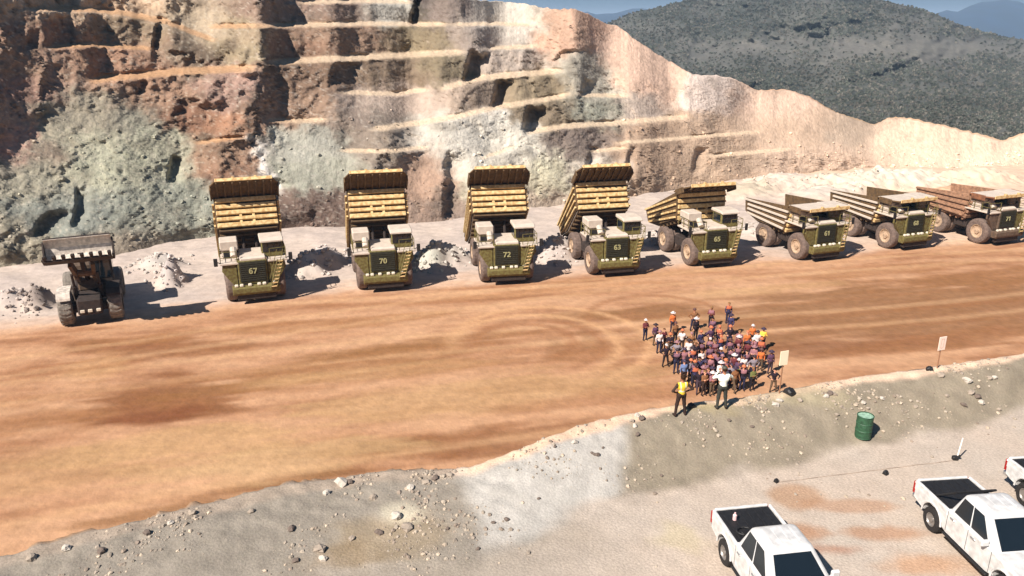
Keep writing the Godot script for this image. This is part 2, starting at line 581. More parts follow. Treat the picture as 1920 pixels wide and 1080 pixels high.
func wall_features() -> void:
	ledge(8, [Vector2(60, 14), Vector2(150, 17), Vector2(230, 24), Vector2(310, 40), Vector2(400, 75)])
	ledge(7, [Vector2(395, 50), Vector2(560, 47), Vector2(690, 44), Vector2(835, 46)])
	ledge(9, [Vector2(505, 117), Vector2(600, 112), Vector2(700, 106), Vector2(865, 98)])
	ledge(11, [Vector2(170, 152), Vector2(200, 146), Vector2(354, 133), Vector2(480, 128)])
	ledge(6, [Vector2(370, 268), Vector2(450, 257)])
	ledge(9, [Vector2(830, 166), Vector2(893, 147), Vector2(957, 140), Vector2(1050, 133)])
	ledge(8, [Vector2(700, 242), Vector2(790, 230), Vector2(853, 219), Vector2(933, 200), Vector2(990, 192), Vector2(1065, 177)])
	ledge(8, [Vector2(990, 248), Vector2(1057, 237), Vector2(1157, 230), Vector2(1285, 219)])
	ledge(6, [Vector2(1105, 284), Vector2(1175, 277)])
	ledge(6, [Vector2(915, 91), Vector2(1010, 86)])
	ledge(7, [Vector2(500, 226), Vector2(612, 226)])
	ledge(7, [Vector2(640, 172), Vector2(740, 176), Vector2(800, 168)])
	ledge(6, [Vector2(90, 88), Vector2(180, 84), Vector2(290, 92)])
	ledge(6, [Vector2(850, 46), Vector2(930, 44), Vector2(1000, 46)])
	ledge(6, [Vector2(640, 282), Vector2(720, 284), Vector2(800, 276)])
	ledge(6, [Vector2(1085, 177), Vector2(1175, 180)])
	ledge(5, [Vector2(905, 296), Vector2(962, 276)])
	ledge(6, [Vector2(560, 4), Vector2(700, 2), Vector2(770, 4)])
	ledge(5, [Vector2(1160, 268), Vector2(1290, 258)])
	ledge(5, [Vector2(1280, 258), Vector2(1420, 247)])
	ledge(5, [Vector2(1330, 292), Vector2(1480, 280)])
	# slopes (tangent): scree, dumped fill, gentle shoulders
	slope(190, 330, 260, 150, 0.85)
	slope(590, 310, 120, 70, 0.9)
	slope(740, 210, 110, 40, 0.7)
	slope(840, 290, 120, 60, 0.9)
	slope(1250, 100, 150, 70, 0.8)
	slope(1500, 230, 170, 70, 0.8)
	slope(1780, 270, 260, 60, 0.72)
	slope(940, 40, 80, 50, 0.9)
	slope(380, 60, 60, 60, 1.0)
	slope(780, 300, 50, 90, 0.8)
	# recesses, gullies and broken corners (depth in metres)
	pit(888, 124, 22, 30, 6.0)
	pit(942, 178, 20, 26, 5.0)
	pit(1003, 226, 22, 26, 5.0)
	pit(782, 18, 14, 34, 6.0)
	pit(850, 350, 26, 60, 3.0)
	pit(330, 320, 14, 26, 2.5)
	pit(95, 418, 34, 26, 2.6)
	pit(150, 392, 16, 34, 2.2)
	pit(640, 140, 30, 26, 2.5)
	pit(300, 70, 16, 36, 3.5)
	pit(350, 200, 34, 16, 2.0)
	pit(268, 165, 10, 14, 2.0)
	pit(60, 70, 16, 22, 1.6)
	pit(520, 360, 22, 22, 2.0)
	pit(690, 370, 20, 30, 2.0)
	pit(1110, 300, 14, 26, 2.0)
	pit(1180, 305, 12, 30, 2.0)
	pit(1310, 300, 12, 26, 2.0)
	pit(1060, 105, 26, 10, 2.0)
	pit(1100, 170, 16, 22, 2.0)
	pit(470, 130, 20, 16, -2.0)
	pit(400, 170, 34, 30, -2.5)
	pit(1185, 300, 40, 60, -2.0)
	pit(720, 320, 60, 70, -4.0)
	# rock colours
	zone(80, 12, 220, 26, 196, 160, 124)
	zone(60, 90, 110, 60, 152, 110, 86)  # far-left rust zones raised to make up for the sun grazing them
	zone(215, 110, 110, 50, 168, 120, 88)
	zone(240, 60, 90, 26, 136, 112, 80)
	zone(370, 40, 60, 40, 184, 162, 132)
	zone(350, 95, 60, 40, 118, 98, 80, 35)
	zone(450, 75, 50, 34, 166, 146, 108)
	zone(560, 15, 140, 26, 152, 120, 100)
	zone(610, 70, 140, 24, 156, 112, 80)
	zone(780, 72, 60, 24, 146, 128, 84)
	zone(600, 140, 80, 30, 138, 104, 76)
	zone(720, 135, 110, 28, 140, 112, 82)
	zone(820, 128, 50, 28, 136, 122, 82)
	zone(735, 20, 50, 28, 196, 194, 178)
	zone(785, 20, 14, 34, 92, 82, 70)  # dark core of the gully, its shade put into the colour
	zone(840, 22, 44, 26, 132, 116, 112)
	zone(940, 40, 70, 50, 204, 194, 176)
	zone(900, 66, 60, 26, 160, 142, 132)
	zone(1070, 60, 60, 46, 216, 160, 122)
	zone(1190, 110, 80, 50, 228, 180, 146, 35)
	zone(1090, 120, 50, 26, 178, 172, 152)
	zone(940, 112, 70, 22, 184, 164, 146)
	zone(1020, 165, 70, 26, 160, 138, 98)
	zone(890, 180, 40, 26, 172, 146, 122)
	zone(1100, 160, 50, 34, 178, 172, 152)
	zone(1040, 213, 60, 22, 142, 122, 92)
	zone(1130, 205, 60, 22, 160, 164, 142)
	zone(760, 190, 110, 30, 200, 172, 150)
	zone(660, 210, 40, 40, 140, 120, 106)
	zone(850, 260, 90, 44, 208, 204, 188)
	zone(930, 290, 90, 46, 206, 200, 180)
	zone(1020, 330, 70, 36, 202, 196, 156)
	zone(1090, 268, 70, 24, 142, 122, 108)
	zone(1110, 325, 60, 30, 206, 190, 170)
	zone(1230, 285, 70, 60, 186, 148, 112)
	zone(1330, 280, 80, 60, 208, 168, 128)
	zone(1340, 180, 50, 34, 232, 208, 192)
	zone(1190, 205, 50, 22, 196, 172, 152)
	zone(1440, 190, 80, 40, 228, 184, 150)
	zone(1460, 245, 110, 40, 212, 172, 134)
	zone(1600, 250, 60, 30, 198, 168, 136)
	zone(1560, 300, 160, 30, 220, 180, 144)
	zone(1780, 262, 200, 46, 238, 198, 158)
	zone(1900, 290, 200, 34, 240, 204, 166)
	zone(60, 170, 80, 22, 160, 112, 98)
	zone(30, 265, 40, 50, 186, 126, 112)
	zone(20, 215, 50, 24, 164, 126, 112)
	zone(170, 215, 130, 40, 142, 140, 124)
	zone(200, 300, 150, 60, 164, 168, 144)
	zone(80, 330, 90, 50, 156, 152, 132)
	zone(130, 400, 110, 46, 124, 134, 130)
	zone(300, 390, 110, 60, 140, 148, 136)
	zone(20, 460, 80, 50, 146, 138, 118)
	zone(230, 460, 90, 30, 140, 130, 116)
	zone(100, 290, 50, 30, 130, 100, 88)
	zone(280, 180, 90, 30, 160, 118, 88)
	zone(420, 170, 60, 36, 166, 126, 110)
	zone(350, 215, 60, 30, 140, 94, 66)
	zone(420, 235, 60, 18, 176, 118, 76)
	zone(420, 300, 60, 46, 152, 104, 72)
	zone(495, 315, 15, 46, 240, 236, 230, -14)
	zone(570, 280, 70, 34, 176, 178, 160)
	zone(590, 325, 90, 34, 164, 168, 146)
	zone(560, 195, 70, 36, 164, 126, 94)
	zone(500, 200, 50, 26, 168, 126, 96)
	zone(600, 390, 130, 34, 118, 92, 78)
	zone(720, 270, 56, 70, 142, 126, 110)
	zone(790, 330, 50, 70, 192, 146, 112, 30)
	zone(740, 390, 60, 40, 156, 128, 108)
	zone(840, 390, 40, 30, 150, 124, 106)
	zone(930, 365, 70, 26, 192, 182, 148)
	zone(1010, 375, 90, 18, 200, 176, 148)

func zone_map() -> void:
	# colour of the rock on a coarse grid of (column, height) over the face
	zmap.resize(ZX * ZY)
	for j in ZY:
		for i in ZX:
			var px := -200.0 + i * 8.0
			var py := -60.0 + j * 8.0
			var sum := Color(0, 0, 0, 0)
			var tot := 1e-5
			for z in zones:
				var dx: float = px - z[0]
				var dy: float = py - z[1]
				var u: float = (dx * z[5] + dy * z[6]) * z[2]
				var w: float = (-dx * z[6] + dy * z[5]) * z[3]
				var q := u * u + w * w
				if q < 7.0:
					var e := exp(-2.6 * q)
					sum += z[4] * e
					tot += e
			if tot < 1e-4:
				sum += lin(200, 165, 130) * 0.0001
				tot += 0.0001
			sum = sum / tot
			sum.a = 1.0
			zmap[j * ZX + i] = sum

func zone_color(px: float, py: float) -> Color:
	var x := clampf((px + 200.0) / 8.0, 0.0, ZX - 1.01)
	var y := clampf((py + 60.0) / 8.0, 0.0, ZY - 1.01)
	var i := int(x)
	var j := int(y)
	var a := zmap[j * ZX + i].lerp(zmap[j * ZX + i + 1], x - i)
	var b := zmap[(j + 1) * ZX + i].lerp(zmap[(j + 1) * ZX + i + 1], x - i)
	return a.lerp(b, y - j)

const TOE := [Vector2(-400, 520), Vector2(-60, 512), Vector2(0, 504), Vector2(80, 496), Vector2(227, 480), Vector2(300, 463), Vector2(350, 450), Vector2(397, 447), Vector2(517, 434), Vector2(653, 424), Vector2(767, 422), Vector2(877, 412), Vector2(983, 394), Vector2(1060, 384), Vector2(1200, 369), Vector2(1290, 351), Vector2(1376, 340), Vector2(1500, 327), Vector2(1650, 314), Vector2(1744, 317), Vector2(1920, 311), Vector2(2150, 303), Vector2(2400, 296)]
const CREST := [Vector2(-400, -60), Vector2(700, -30), Vector2(850, -8), Vector2(900, 1), Vector2(980, 5), Vector2(1013, 13), Vector2(1050, 17), Vector2(1083, 18), Vector2(1110, 30), Vector2(1133, 43), Vector2(1160, 50), Vector2(1200, 80), Vector2(1250, 112), Vector2(1300, 140), Vector2(1345, 143), Vector2(1380, 150), Vector2(1420, 171), Vector2(1480, 170), Vector2(1510, 180), Vector2(1560, 208), Vector2(1610, 228), Vector2(1640, 234), Vector2(1665, 223), Vector2(1700, 223), Vector2(1760, 236), Vector2(1820, 250), Vector2(1880, 266), Vector2(1920, 252), Vector2(2000, 240), Vector2(2400, 225)]

func build_pit_wall() -> void:
	wall_features()
	zone_map()
	var nc := 640
	var nr := 236
	var top := 212
	var v := PackedVector3Array()
	v.resize(nc * nr)
	var c := PackedColorArray()
	c.resize(nc * nr)
	var far_at := PackedFloat32Array()
	far_at.resize(nc * nr)
	var tan_at := far_at.duplicate()
	var on_at := far_at.duplicate()
	var toes := PackedFloat32Array()
	var crests := PackedFloat32Array()
	for i in nc:
		var px := lerpf(-320.0, 2240.0, float(i) / (nc - 1))
		var toe := along(TOE, px) + 2.5 * n_mid.get_noise_2d(px * 0.25, 1.0)
		var crest := along(CREST, px) + 3.0 * n_mid.get_noise_2d(px * 0.45, 7.0) + 1.5 * n_mid.get_noise_2d(px * 1.6, 17.0)
		var ly := []
		for l in ledges:
			var pts: Array = l[1]
			var fade := minf(smoothstep(pts[0].x - 14.0, pts[0].x + 14.0, px), 1.0 - smoothstep(pts[-1].x - 14.0, pts[-1].x + 14.0, px))
			if fade > 0.01:
				ly.append([along(pts, px) + 2.0 * n_mid.get_noise_2d(px * 0.5, pts[0].y), l[0] * 0.62 * (0.6 + 0.4 * fade), fade])
		var near_s := []
		for s in slopes:
			if absf((px - s[0]) * s[2]) < 1.0:
				near_s.append(s)
		var g0 := ground(px, toe)
		var D := Vector2(g0.x, g0.z).length()
		var h := 0.0
		toes.append(toe)
		crests.append(crest)
		for j in top:
			var at := j * nc + i
			var py := lerpf(toe, crest, float(j) / (top - 1))
			var r := ray(px, py)
			r = r / Vector2(r.x, r.z).length()
			var t := 1.5 + 0.5 * n_low.get_noise_2d(px * 0.4, py * 0.5)
			for s in near_s:
				var a: float = (px - s[0]) * s[2]
				var bq: float = (py - s[1]) * s[3]
				var w := smooth_bump(a * a + bq * bq)
				t = lerpf(t, s[4], minf(w * 1.6, 1.0))
			var on := 0.0
			for l in ly:
				var q: float = absf(py - l[0]) / l[1]
				if q < 1.5:
					on = maxf(on, (1.0 - smoothstep(0.6, 1.4, q)) * l[2])
			t = lerpf(t, 0.08, on)
			# next point up this column on a surface of tangent t
			var td := -r.y
			var Dn := (EYE - h + D * t) / (t + td)
			Dn = clampf(Dn, D - 1.5, D + 9.0)
			D = Dn
			h = EYE - td * D
			far_at[at] = D
			tan_at[at] = t
			on_at[at] = on
	# even out the distance along the face, so that small wobbles of the toe do not run up as flutes
	for pass_ in 3:
		var cp := far_at.duplicate()
		for j in top:
			for i in range(3, nc - 3):
				var at := j * nc + i
				far_at[at] = (cp[at - 3] + cp[at - 2] + cp[at - 1] + cp[at] + cp[at + 1] + cp[at + 2] + cp[at + 3]) / 7.0
	for i in nc:
		var px := lerpf(-320.0, 2240.0, float(i) / (nc - 1))
		var toe := toes[i]
		var crest := crests[i]
		var near_p := []
		for p in pits:
			if absf((px - p[0]) * p[2]) < 2.6:
				near_p.append(p)
		var last := Vector3()
		for j in nr:
			var at := j * nc + i
			if j >= top:
				# the back of the crest
				var b := float(j - top + 1) / (nr - top)
				var rr := Vector3(last.x, 0, last.z).normalized()
				v[at] = Vector3(last.x, last.y, last.z) + rr * (b * 70.0) - Vector3(0, 62.0 * b * b, 0) + Vector3(0, n_mid.get_noise_2d(i * 0.6, j * 3.0) * 1.2 * minf(b * 4.0, 1.0), 0)
				c[at] = zone_color(px, crest + 6.0)
				continue
			var py := lerpf(toe, crest, float(j) / (top - 1))
			var r := ray(px, py)
			r = r / Vector2(r.x, r.z).length()
			var t := tan_at[at]
			var on := on_at[at]
			var D := far_at[at]
			var p0 := Vector3(0, EYE, 0) + r * D
			var rough := clampf(t - 0.55, 0.12, 1.1) * (0.75 if px > 1150.0 else 1.0)
			if px < 480.0 and py > 180.0:
				rough = maxf(rough, 0.55)
			elif px > 480.0:
				rough *= lerpf(1.0, 0.62, smoothstep(480.0, 620.0, px))
			var e := smoothstep(0.0, 0.06, float(j) / top) * (1.0 - 0.8 * smoothstep(0.9, 1.0, float(j) / top))
			var rd := n_ridge.get_noise_3d(p0.x, p0.y * 0.55, p0.z)
			var md := n_mid.get_noise_3d(p0.x * 1.3, p0.y * 0.7, p0.z * 1.3)
			var fd := n_fine.get_noise_3d(p0.x, p0.y, p0.z)
			var cd := n_cell.get_noise_3d(p0.x, p0.y * 0.8, p0.z)
			var ce := n_cell.get_noise_3d(p0.x * 2.6 + 90.0, p0.y * 2.2, p0.z * 2.6)
			var off := (-0.8 * rd + 0.9 * md + 0.36 * fd + 0.75 * cd + 0.30 * ce) * rough * e * (1.0 - 0.9 * on)
			# vertical flutes where the drill holes broke the face
			off += 0.18 * n_fine.get_noise_2d(px * 0.10, py * 0.012) * maxf(rough - 0.5, 0.0) * e
			for p in near_p:
				var a: float = (px - p[0]) * p[2] + 0.5 * md + 0.25 * cd + 0.35 * ((py - p[1]) * p[3])
				var bq: float = (py - p[1]) * p[3] + 0.35 * md + 0.2 * ce
				# a corner of rock: sharp where it drops back on the left, easing out to the right
				off += 0.6 * p[4] * smoothstep(-0.75, -0.45, a) * (1.0 - smoothstep(-0.2, 1.5, a)) * (1.0 - smoothstep(0.65, 1.15, absf(bq)))
			last = p0 + r * off * 0.95
			v[at] = last
			# colour: warped rock zones, strata and stains, pale dust lying on the benches
			var wx := 26.0 * n_mid.get_noise_2d(px * 0.16, py * 0.2) + 9.0 * n_fine.get_noise_2d(px * 0.09, py * 0.09)
			var wy := 18.0 * n_mid.get_noise_2d(px * 0.16 + 300.0, py * 0.2) + 7.0 * n_fine.get_noise_2d(px * 0.09 + 200.0, py * 0.09)
			var k := zone_color(px + wx, py + wy)
			var streak := n_fine.get_noise_2d(px * 0.09, py * 0.022)
			var blot := n_mid.get_noise_3d(p0.x * 2.2 + 50.0, p0.y * 2.2, p0.z * 2.2)
			var rugged := clampf(rough, 0.25, 1.0)
			var mul := 1.0 + (0.30 * streak + 0.26 * blot + 0.16 * cd + 0.14 * ce) * rugged
			k = Color(k.r * mul, k.g * mul, k.b * mul)
			var pale := n_ridge.get_noise_2d(px * 0.35, py * 0.5)
			if pale > 0.55 and px < 760.0:
				k = k.lerp(lin(206, 196, 178), clampf((pale - 0.55) * 1.6, 0.0, 0.5))
			if blot < -0.22:
				k = k.lerp(lin(74, 62, 54), clampf((-blot - 0.22) * 2.2, 0.0, 0.6) * rugged)
			var warm := 1.0 - smoothstep(380.0, 560.0, px)  # left side warmed and lifted to offset bluish, grazing light there
			k = Color(k.r * (1.0 + 0.10 * warm), k.g * (1.0 + 0.08 * warm), k.b * (1.0 - 0.04 * warm))
			var grey := (k.r + k.g + k.b) / 3.0
			k = k.lerp(Color(grey * 1.08, grey, grey * 0.92), 0.44)
			var big := n_low.get_noise_3d(p0.x * 1.6, p0.y * 3.0, p0.z * 1.6 + 40.0)
			k = k.lerp(lin(150, 134, 116), clampf(big * 1.6, 0.0, 0.45) * rugged)
			# sharp flecks of dark and pale stone
			var fleck := n_cell.get_noise_3d(p0.x * 4.2 + 30.0, p0.y * 5.5, p0.z * 4.2)
			if fleck < -0.72:
				k = k.lerp(lin(58, 50, 44), 0.65 * rugged)
			elif fleck > 0.78:
				k = k.lerp(lin(214, 200, 184), 0.55 * rugged)
			k = k.lerp(lin(206, 164, 124).lerp(lin(228, 204, 174), smoothstep(420.0, 620.0, px)), on * 0.75)
			c[at] = Color(clampf(k.r, 0.02, 0.85), clampf(k.g, 0.02, 0.85), clampf(k.b, 0.02, 0.85))
	sheet("pit_wall", v, c, nc, nr, M.earth_far)
	# loose rock lying at the toe and on the scree
	var spots := []
	var tints := []
	for q in 2600:
		var i := rng.randi_range(20, nc - 20)
		var j := int(pow(rng.randf(), 3.0) * top * 0.5)
		var at := j * nc + i
		var nrm := (v[at + 1] - v[at - 1]).cross(v[at + nc] - v[maxi(at - nc, i)])
		if nrm.length() < 1e-5 or nrm.normalized().y < 0.5:
			continue
		var s := 0.12 + 0.6 * pow(rng.randf(), 4.0)
		spots.append(Transform3D(Basis.from_euler(Vector3(rng.randf() * 0.6, rng.randf() * TAU, rng.randf() * 0.6)).scaled(Vector3(s, s * 0.8, s * 1.1)), v[at] + Vector3(0, s * 0.1, 0)))
		var k := c[at]
		var m := rng.randf_range(0.75, 1.35)
		tints.append(Color(minf(k.r * m, 0.8), minf(k.g * m, 0.8), minf(k.b * m, 0.8)))
	scatter("scree", rock_mesh(5, 0), spots, tints, vertex_mat(0.95))

# ---------------------------------------------------------------- pit floor
const ROAD_EDGE := [Vector2(-200, 650), Vector2(0, 632), Vector2(130, 614), Vector2(240, 606), Vector2(380, 588), Vector2(600, 558), Vector2(800, 545), Vector2(1000, 528), Vector2(1200, 513), Vector2(1400, 497), Vector2(1560, 490), Vector2(1700, 470), Vector2(1800, 462), Vector2(2000, 450), Vector2(2300, 436)]
var mounds := []
var patches := []

func to_uv(p: Vector3) -> Vector2:
	var q := Vector2(p.x, p.z) - ROAD_AT
	return Vector2(q.dot(ROW_U), q.dot(ROW_V))

func patch(px: float, py: float, lu: float, lv: float, r: float, g: float, b: float, k: float, skew := 0.0) -> void:
	patches.append([to_uv(ground(px, py)), 1.0 / lu, 1.0 / lv, lin(r * 0.88, g * 0.92, b * 0.95), k, skew])

func mound(px: float, py: float, ru: float, rv: float, h: float, r: float, g: float, b: float) -> void:
	mounds.append([to_uv(ground(px, py)), 1.0 / ru, 1.0 / rv, h * (0.75 if px > 1380.0 else 1.0), lin(r * 0.9, g * 0.9, b * 0.9)])

func floor_height(u: float, v: float, apron: float) -> float:
	var h := 0.05 * n_mid.get_noise_2d(u * 1.5, v * 2.5)
	h += apron * (0.10 + 0.35 * n_mid.get_noise_2d(u * 1.2, v * 1.2) + 0.18 * n_fine.get_noise_2d(u * 0.6, v * 0.6)) * smoothstep(7.0, 12.0, apron * 12.0)
	return h

func build_pit_floor() -> void:
	# road edge as a line in (u, v)
	var edge := []
	for q in ROAD_EDGE:
		edge.append(to_uv(ground(q.x, q.y)))
	mound(76, 572, 1.3, 2.4, 1.7, 150, 138, 130)
	mound(322, 528, 1.4, 2.6, 2.2, 206, 194, 188)
	mound(300, 500, 2.8, 3.0, 1.2, 212, 202, 192)
	mound(20, 570, 2.2, 3.0, 1.2, 208, 194, 184)
	mound(575, 508, 2.4, 2.6, 1.7, 218, 208, 198)
	mound(610, 492, 3.0, 3.0, 1.5, 214, 202, 194)
	mound(808, 496, 2.2, 3.0, 1.6, 206, 204, 190)
	mound(836, 486, 3.0, 3.0, 1.6, 214, 206, 196)
	mound(1035, 482, 2.4, 3.0, 1.5, 212, 200, 192)
	mound(1060, 470, 3.0, 3.0, 1.4, 216, 204, 194)
	mound(1236, 450, 3.0, 3.0, 1.0, 214, 202, 192)
	mound(1420, 436, 3.5, 4.0, 0.9, 222, 208, 196)
	mound(1470, 352, 9.0, 6.0, 2.4, 232, 214, 196)
	mound(1600, 352, 8.0, 6.0, 2.4, 234, 220, 200)
	mound(1690, 345, 9.0, 6.0, 2.6, 238, 226, 206)
	mound(1830, 340, 9.0, 5.0, 2.6, 240, 216, 190)
	mound(1780, 372, 6.0, 4.0, 2.0, 222, 184, 150)
	mound(1540, 370, 8.0, 4.0, 1.4, 226, 212, 196)
	mound(1390, 366, 7.0, 5.0, 1.8, 216, 200, 176)
	# darker and paler patches of the road
	patch(330, 750, 6.0, 4.2, 146, 92, 58, 0.85)
	patch(290, 770, 3.0, 3.0, 140, 82, 54, 0.6)
	patch(330, 655, 6.5, 2.2, 150, 96, 60, 0.7)
	patch(170, 648, 2.0, 1.4, 150, 100, 66, 0.6)
	patch(280, 640, 5.5, 1.2, 160, 104, 70, 0.6)
	patch(620, 690, 14.0, 2.2, 168, 116, 72, 0.55, 0.18)
	patch(740, 655, 10.0, 1.8, 160, 110, 68, 0.55, 0.1)
	patch(560, 610, 16.0, 1.6, 178, 122, 78, 0.5)
	patch(100, 700, 7.0, 1.6, 166, 108, 72, 0.5)
	patch(40, 790, 5.0, 2.6, 170, 116, 76, 0.5)
	patch(780, 840, 8.0, 1.8, 152, 98, 62, 0.75, 0.15)
	patch(560, 895, 5.0, 0.9, 148, 100, 64, 0.7, 0.1)
	patch(300, 960, 5.0, 0.7, 150, 104, 66, 0.6, 0.1)
	patch(980, 825, 6.0, 1.3, 152, 100, 66, 0.7, 0.2)
	patch(350, 830, 9.0, 2.6, 216, 168, 118, 0.6)
	patch(500, 870, 9.0, 2.0, 218, 174, 124, 0.55)
	patch(900, 740, 14.0, 3.5, 210, 164, 114, 0.5)
	patch(180, 690, 2.0, 3.2, 206, 152, 104, 0.5)
	patch(700, 700, 10.0, 1.4, 212, 162, 112, 0.5)
	patch(1150, 660, 6.0, 2.2, 172, 116, 76, 0.6)
	patch(1210, 590, 5.0, 2.0, 156, 104, 66, 0.75)
	patch(1080, 590, 4.0, 1.4, 160, 112, 72, 0.6)
	patch(1040, 650, 1.0, 2.4, 164, 116, 80, 0.5, 0.5)
	patch(1110, 640, 0.8, 2.4, 172, 124, 84, 0.5, 0.5)
	patch(1680, 570, 26.0, 6.0, 164, 116, 80, 0.9)
	patch(1860, 590, 24.0, 6.0, 164, 114, 78, 0.85)
	patch(1560, 650, 9.0, 1.6, 150, 98, 66, 0.75)
	patch(1780, 640, 12.0, 2.0, 168, 112, 74, 0.7)
	patch(1860, 520, 14.0, 3.0, 166, 112, 72, 0.7)
	patch(1640, 510, 12.0, 1.4, 178, 122, 80, 0.5)
	patch(1120, 750, 8.0, 1.5, 180, 122, 84, 0.5)
	patch(1400, 545, 10.0, 1.4, 214, 164, 114, 0.5)
	patch(1030, 545, 14.0, 0.9, 208, 150, 104, 0.5)
	patch(100, 880, 8.0, 3.0, 204, 156, 110, 0.5)
	var tracks := []
	for w in 9:
		tracks.append([rng.randf_range(-32.0, 6.0), rng.randf_range(-0.10, 0.10), rng.randf_range(0.8, 3.0), rng.randf_range(0.03, 0.08), rng.randf() * 6.0, lin(206, 166, 126) if w % 3 else lin(150, 104, 70)])
	var circles := []
	for w in [[1005, 645, 6.2, 1], [1005, 645, 5.0, 0], [1030, 640, 7.6, 1], [985, 640, 3.6, 0], [1240, 600, 6.0, 0]]:
		circles.append([to_uv(ground(w[0], w[1])), w[2], lin(208, 164, 122) if w[3] else lin(150, 104, 72), 1.2])
	var nu := 560
	var nv := 330
	var v := PackedVector3Array()
	v.resize(nu * nv)
	var c := PackedColorArray()
	c.resize(nu * nv)
	var tan_d := lin(170, 125, 93)
	var tan_l := lin(194, 152, 118)
	var tan_k := lin(140, 99, 72)
	for j in nv:
		var vv := lerpf(-52.0, 62.0, float(j) / (nv - 1))
		for i in nu:
			var u := lerpf(-95.0, 180.0, float(i) / (nu - 1))
			var ev := along(edge, u) + 0.7 * n_mid.get_noise_2d(u * 0.6, 3.0)
			var apron := smoothstep(-0.6, 2.2, vv - ev + 0.6 * n_fine.get_noise_2d(u * 0.5, vv * 0.5))
			var far_ap := smoothstep(9.0, 15.0, vv - ev)
			var h := 0.04 * n_mid.get_noise_2d(u * 1.2, vv * 3.0) * (1.0 - apron)
			h += far_ap * (0.15 + 0.35 * n_mid.get_noise_2d(u * 0.9, vv * 0.9) + 0.10 * n_fine.get_noise_2d(u * 0.4, vv * 0.4))
			h += apron * 0.05 * n_fine.get_noise_2d(u * 0.9, vv * 0.9)
			var s1 := n_mid.get_noise_2d(u * 0.8 + 0.5 * vv, vv * 2.9)
			var s2 := n_low.get_noise_2d(u * 1.2, vv * 6.0)
			var s3 := n_fine.get_noise_2d(u * 0.10 - 0.1 * vv, vv * 1.4)
			var k := tan_d.lerp(tan_l, clampf(0.5 + 0.9 * s1 + 0.7 * s2, 0.0, 1.0))
			k = k.lerp(tan_k, clampf(-0.12 - 0.7 * s1 + 0.45 * s3 - 0.5 * s2, 0.0, 0.7))
			for p in patches:
				var dv: float = vv - p[0].y - (u - p[0].x) * p[5]
				var b: float = dv * p[2]
				if absf(b) > 1.6:
					continue
				var a: float = (u - p[0].x) * p[1]
				if absf(a) > 1.6:
					continue
				var q := sqrt(a * a + b * b) + 0.55 * s1 + 0.25 * s3
				if q < 1.2:
					k = k.lerp(p[3], p[4] * (1.0 - smoothstep(0.55, 1.1, q)))
			# wheel tracks: long sweeping pairs and the turning circles behind the crowd
			for w in tracks:
				var line: float = w[0] + w[1] * u + w[2] * sin(u * w[3] + w[4])
				var dd := absf(absf(vv - line) - 1.7)
				if dd < 0.7:
					k = k.lerp(w[5], (1.0 - smoothstep(0.15, 0.7, dd + 0.3 * s3)) * 0.38)
			for w in circles:
				var off: Vector2 = Vector2(u, vv) - w[0]
				if absf(off.x) < 9.0 and absf(off.y) < 9.0:
					var dd: float = absf(off.length() - w[1])
					var an: float = sin(off.angle() * 0.5 + w[3])
					if dd < 0.6:
						k = k.lerp(w[2], (1.0 - smoothstep(0.1, 0.6, dd)) * 0.6 * smoothstep(0.2, 0.8, an))
			var ak := lin(200, 184, 170).lerp(lin(188, 174, 164), clampf(0.5 + n_mid.get_noise_2d(u * 0.9, vv * 0.9), 0.0, 1.0))
			ak = ak.lerp(lin(212, 166, 128), clampf(1.0 - (vv - ev) / 5.0 + 0.5 * s1, 0.0, 1.0) * 0.7)
			if u > 35.0:
				ak = ak.lerp(lin(222, 190, 158), smoothstep(35.0, 60.0, u) * 0.6)
			k = k.lerp(ak, apron)
			for m in mounds:
				var a: float = (u - m[0].x) * m[1]
				var b: float = (vv - m[0].y) * m[2]
				if absf(a) < 1.2 and absf(b) < 1.2:
					var q := sqrt(a * a + b * b) + 0.22 * n_fine.get_noise_2d(u * 0.7, vv * 0.7)
					var w := smooth_bump(maxf(q, 0.0))
					h += m[3] * w * (1.0 + 0.16 * n_fine.get_noise_2d(u * 0.9, vv * 0.9))
					k = k.lerp(m[4], minf(w * 1.5, 1.0))
			var mul := 1.0 + 0.10 * n_fine.get_noise_2d(u * 1.3, vv * 1.3)
			c[j * nu + i] = Color(k.r * mul, k.g * mul, k.b * mul)
			var w2 := ROAD_AT + ROW_U * u + ROW_V * vv
			v[j * nu + i] = Vector3(w2.x, h, w2.y)
	var o := sheet("pit_floor", v, c, nu, nv, M.floor)
	o.name = "haul_road"
	# broken stone on the mounds
	var spots := []
	var tints := []
	for q in 1500:
		var m: Array = mounds[rng.randi_range(0, 13)]
		var a := rng.randfn(0.0, 0.5)
		var b := rng.randfn(0.0, 0.5)
		var uu: float = m[0].x + a / m[1]
		var vv: float = m[0].y + b / m[2]
		var i := int((uu + 95.0) / 275.0 * (nu - 1))
		var j := int((vv + 52.0) / 114.0 * (nv - 1))
		if i < 0 or j < 0 or i >= nu or j >= nv:
			continue
		var s := 0.10 + 0.45 * pow(rng.randf(), 3.0)
		spots.append(Transform3D(Basis.from_euler(Vector3(rng.randf(), rng.randf() * TAU, rng.randf())).scaled(Vector3(s, s, s * 1.2)), v[j * nu + i] + Vector3(rng.randf_range(-0.2, 0.2), s * 0.1, 0)))
		var t := rng.randf_range(0.7, 1.1)
		var mc: Color = m[4]
		tints.append(Color(mc.r * t, mc.g * t, mc.b * t))
	scatter("rubble", rock_mesh(9, 0), spots, tints, vertex_mat(0.95))

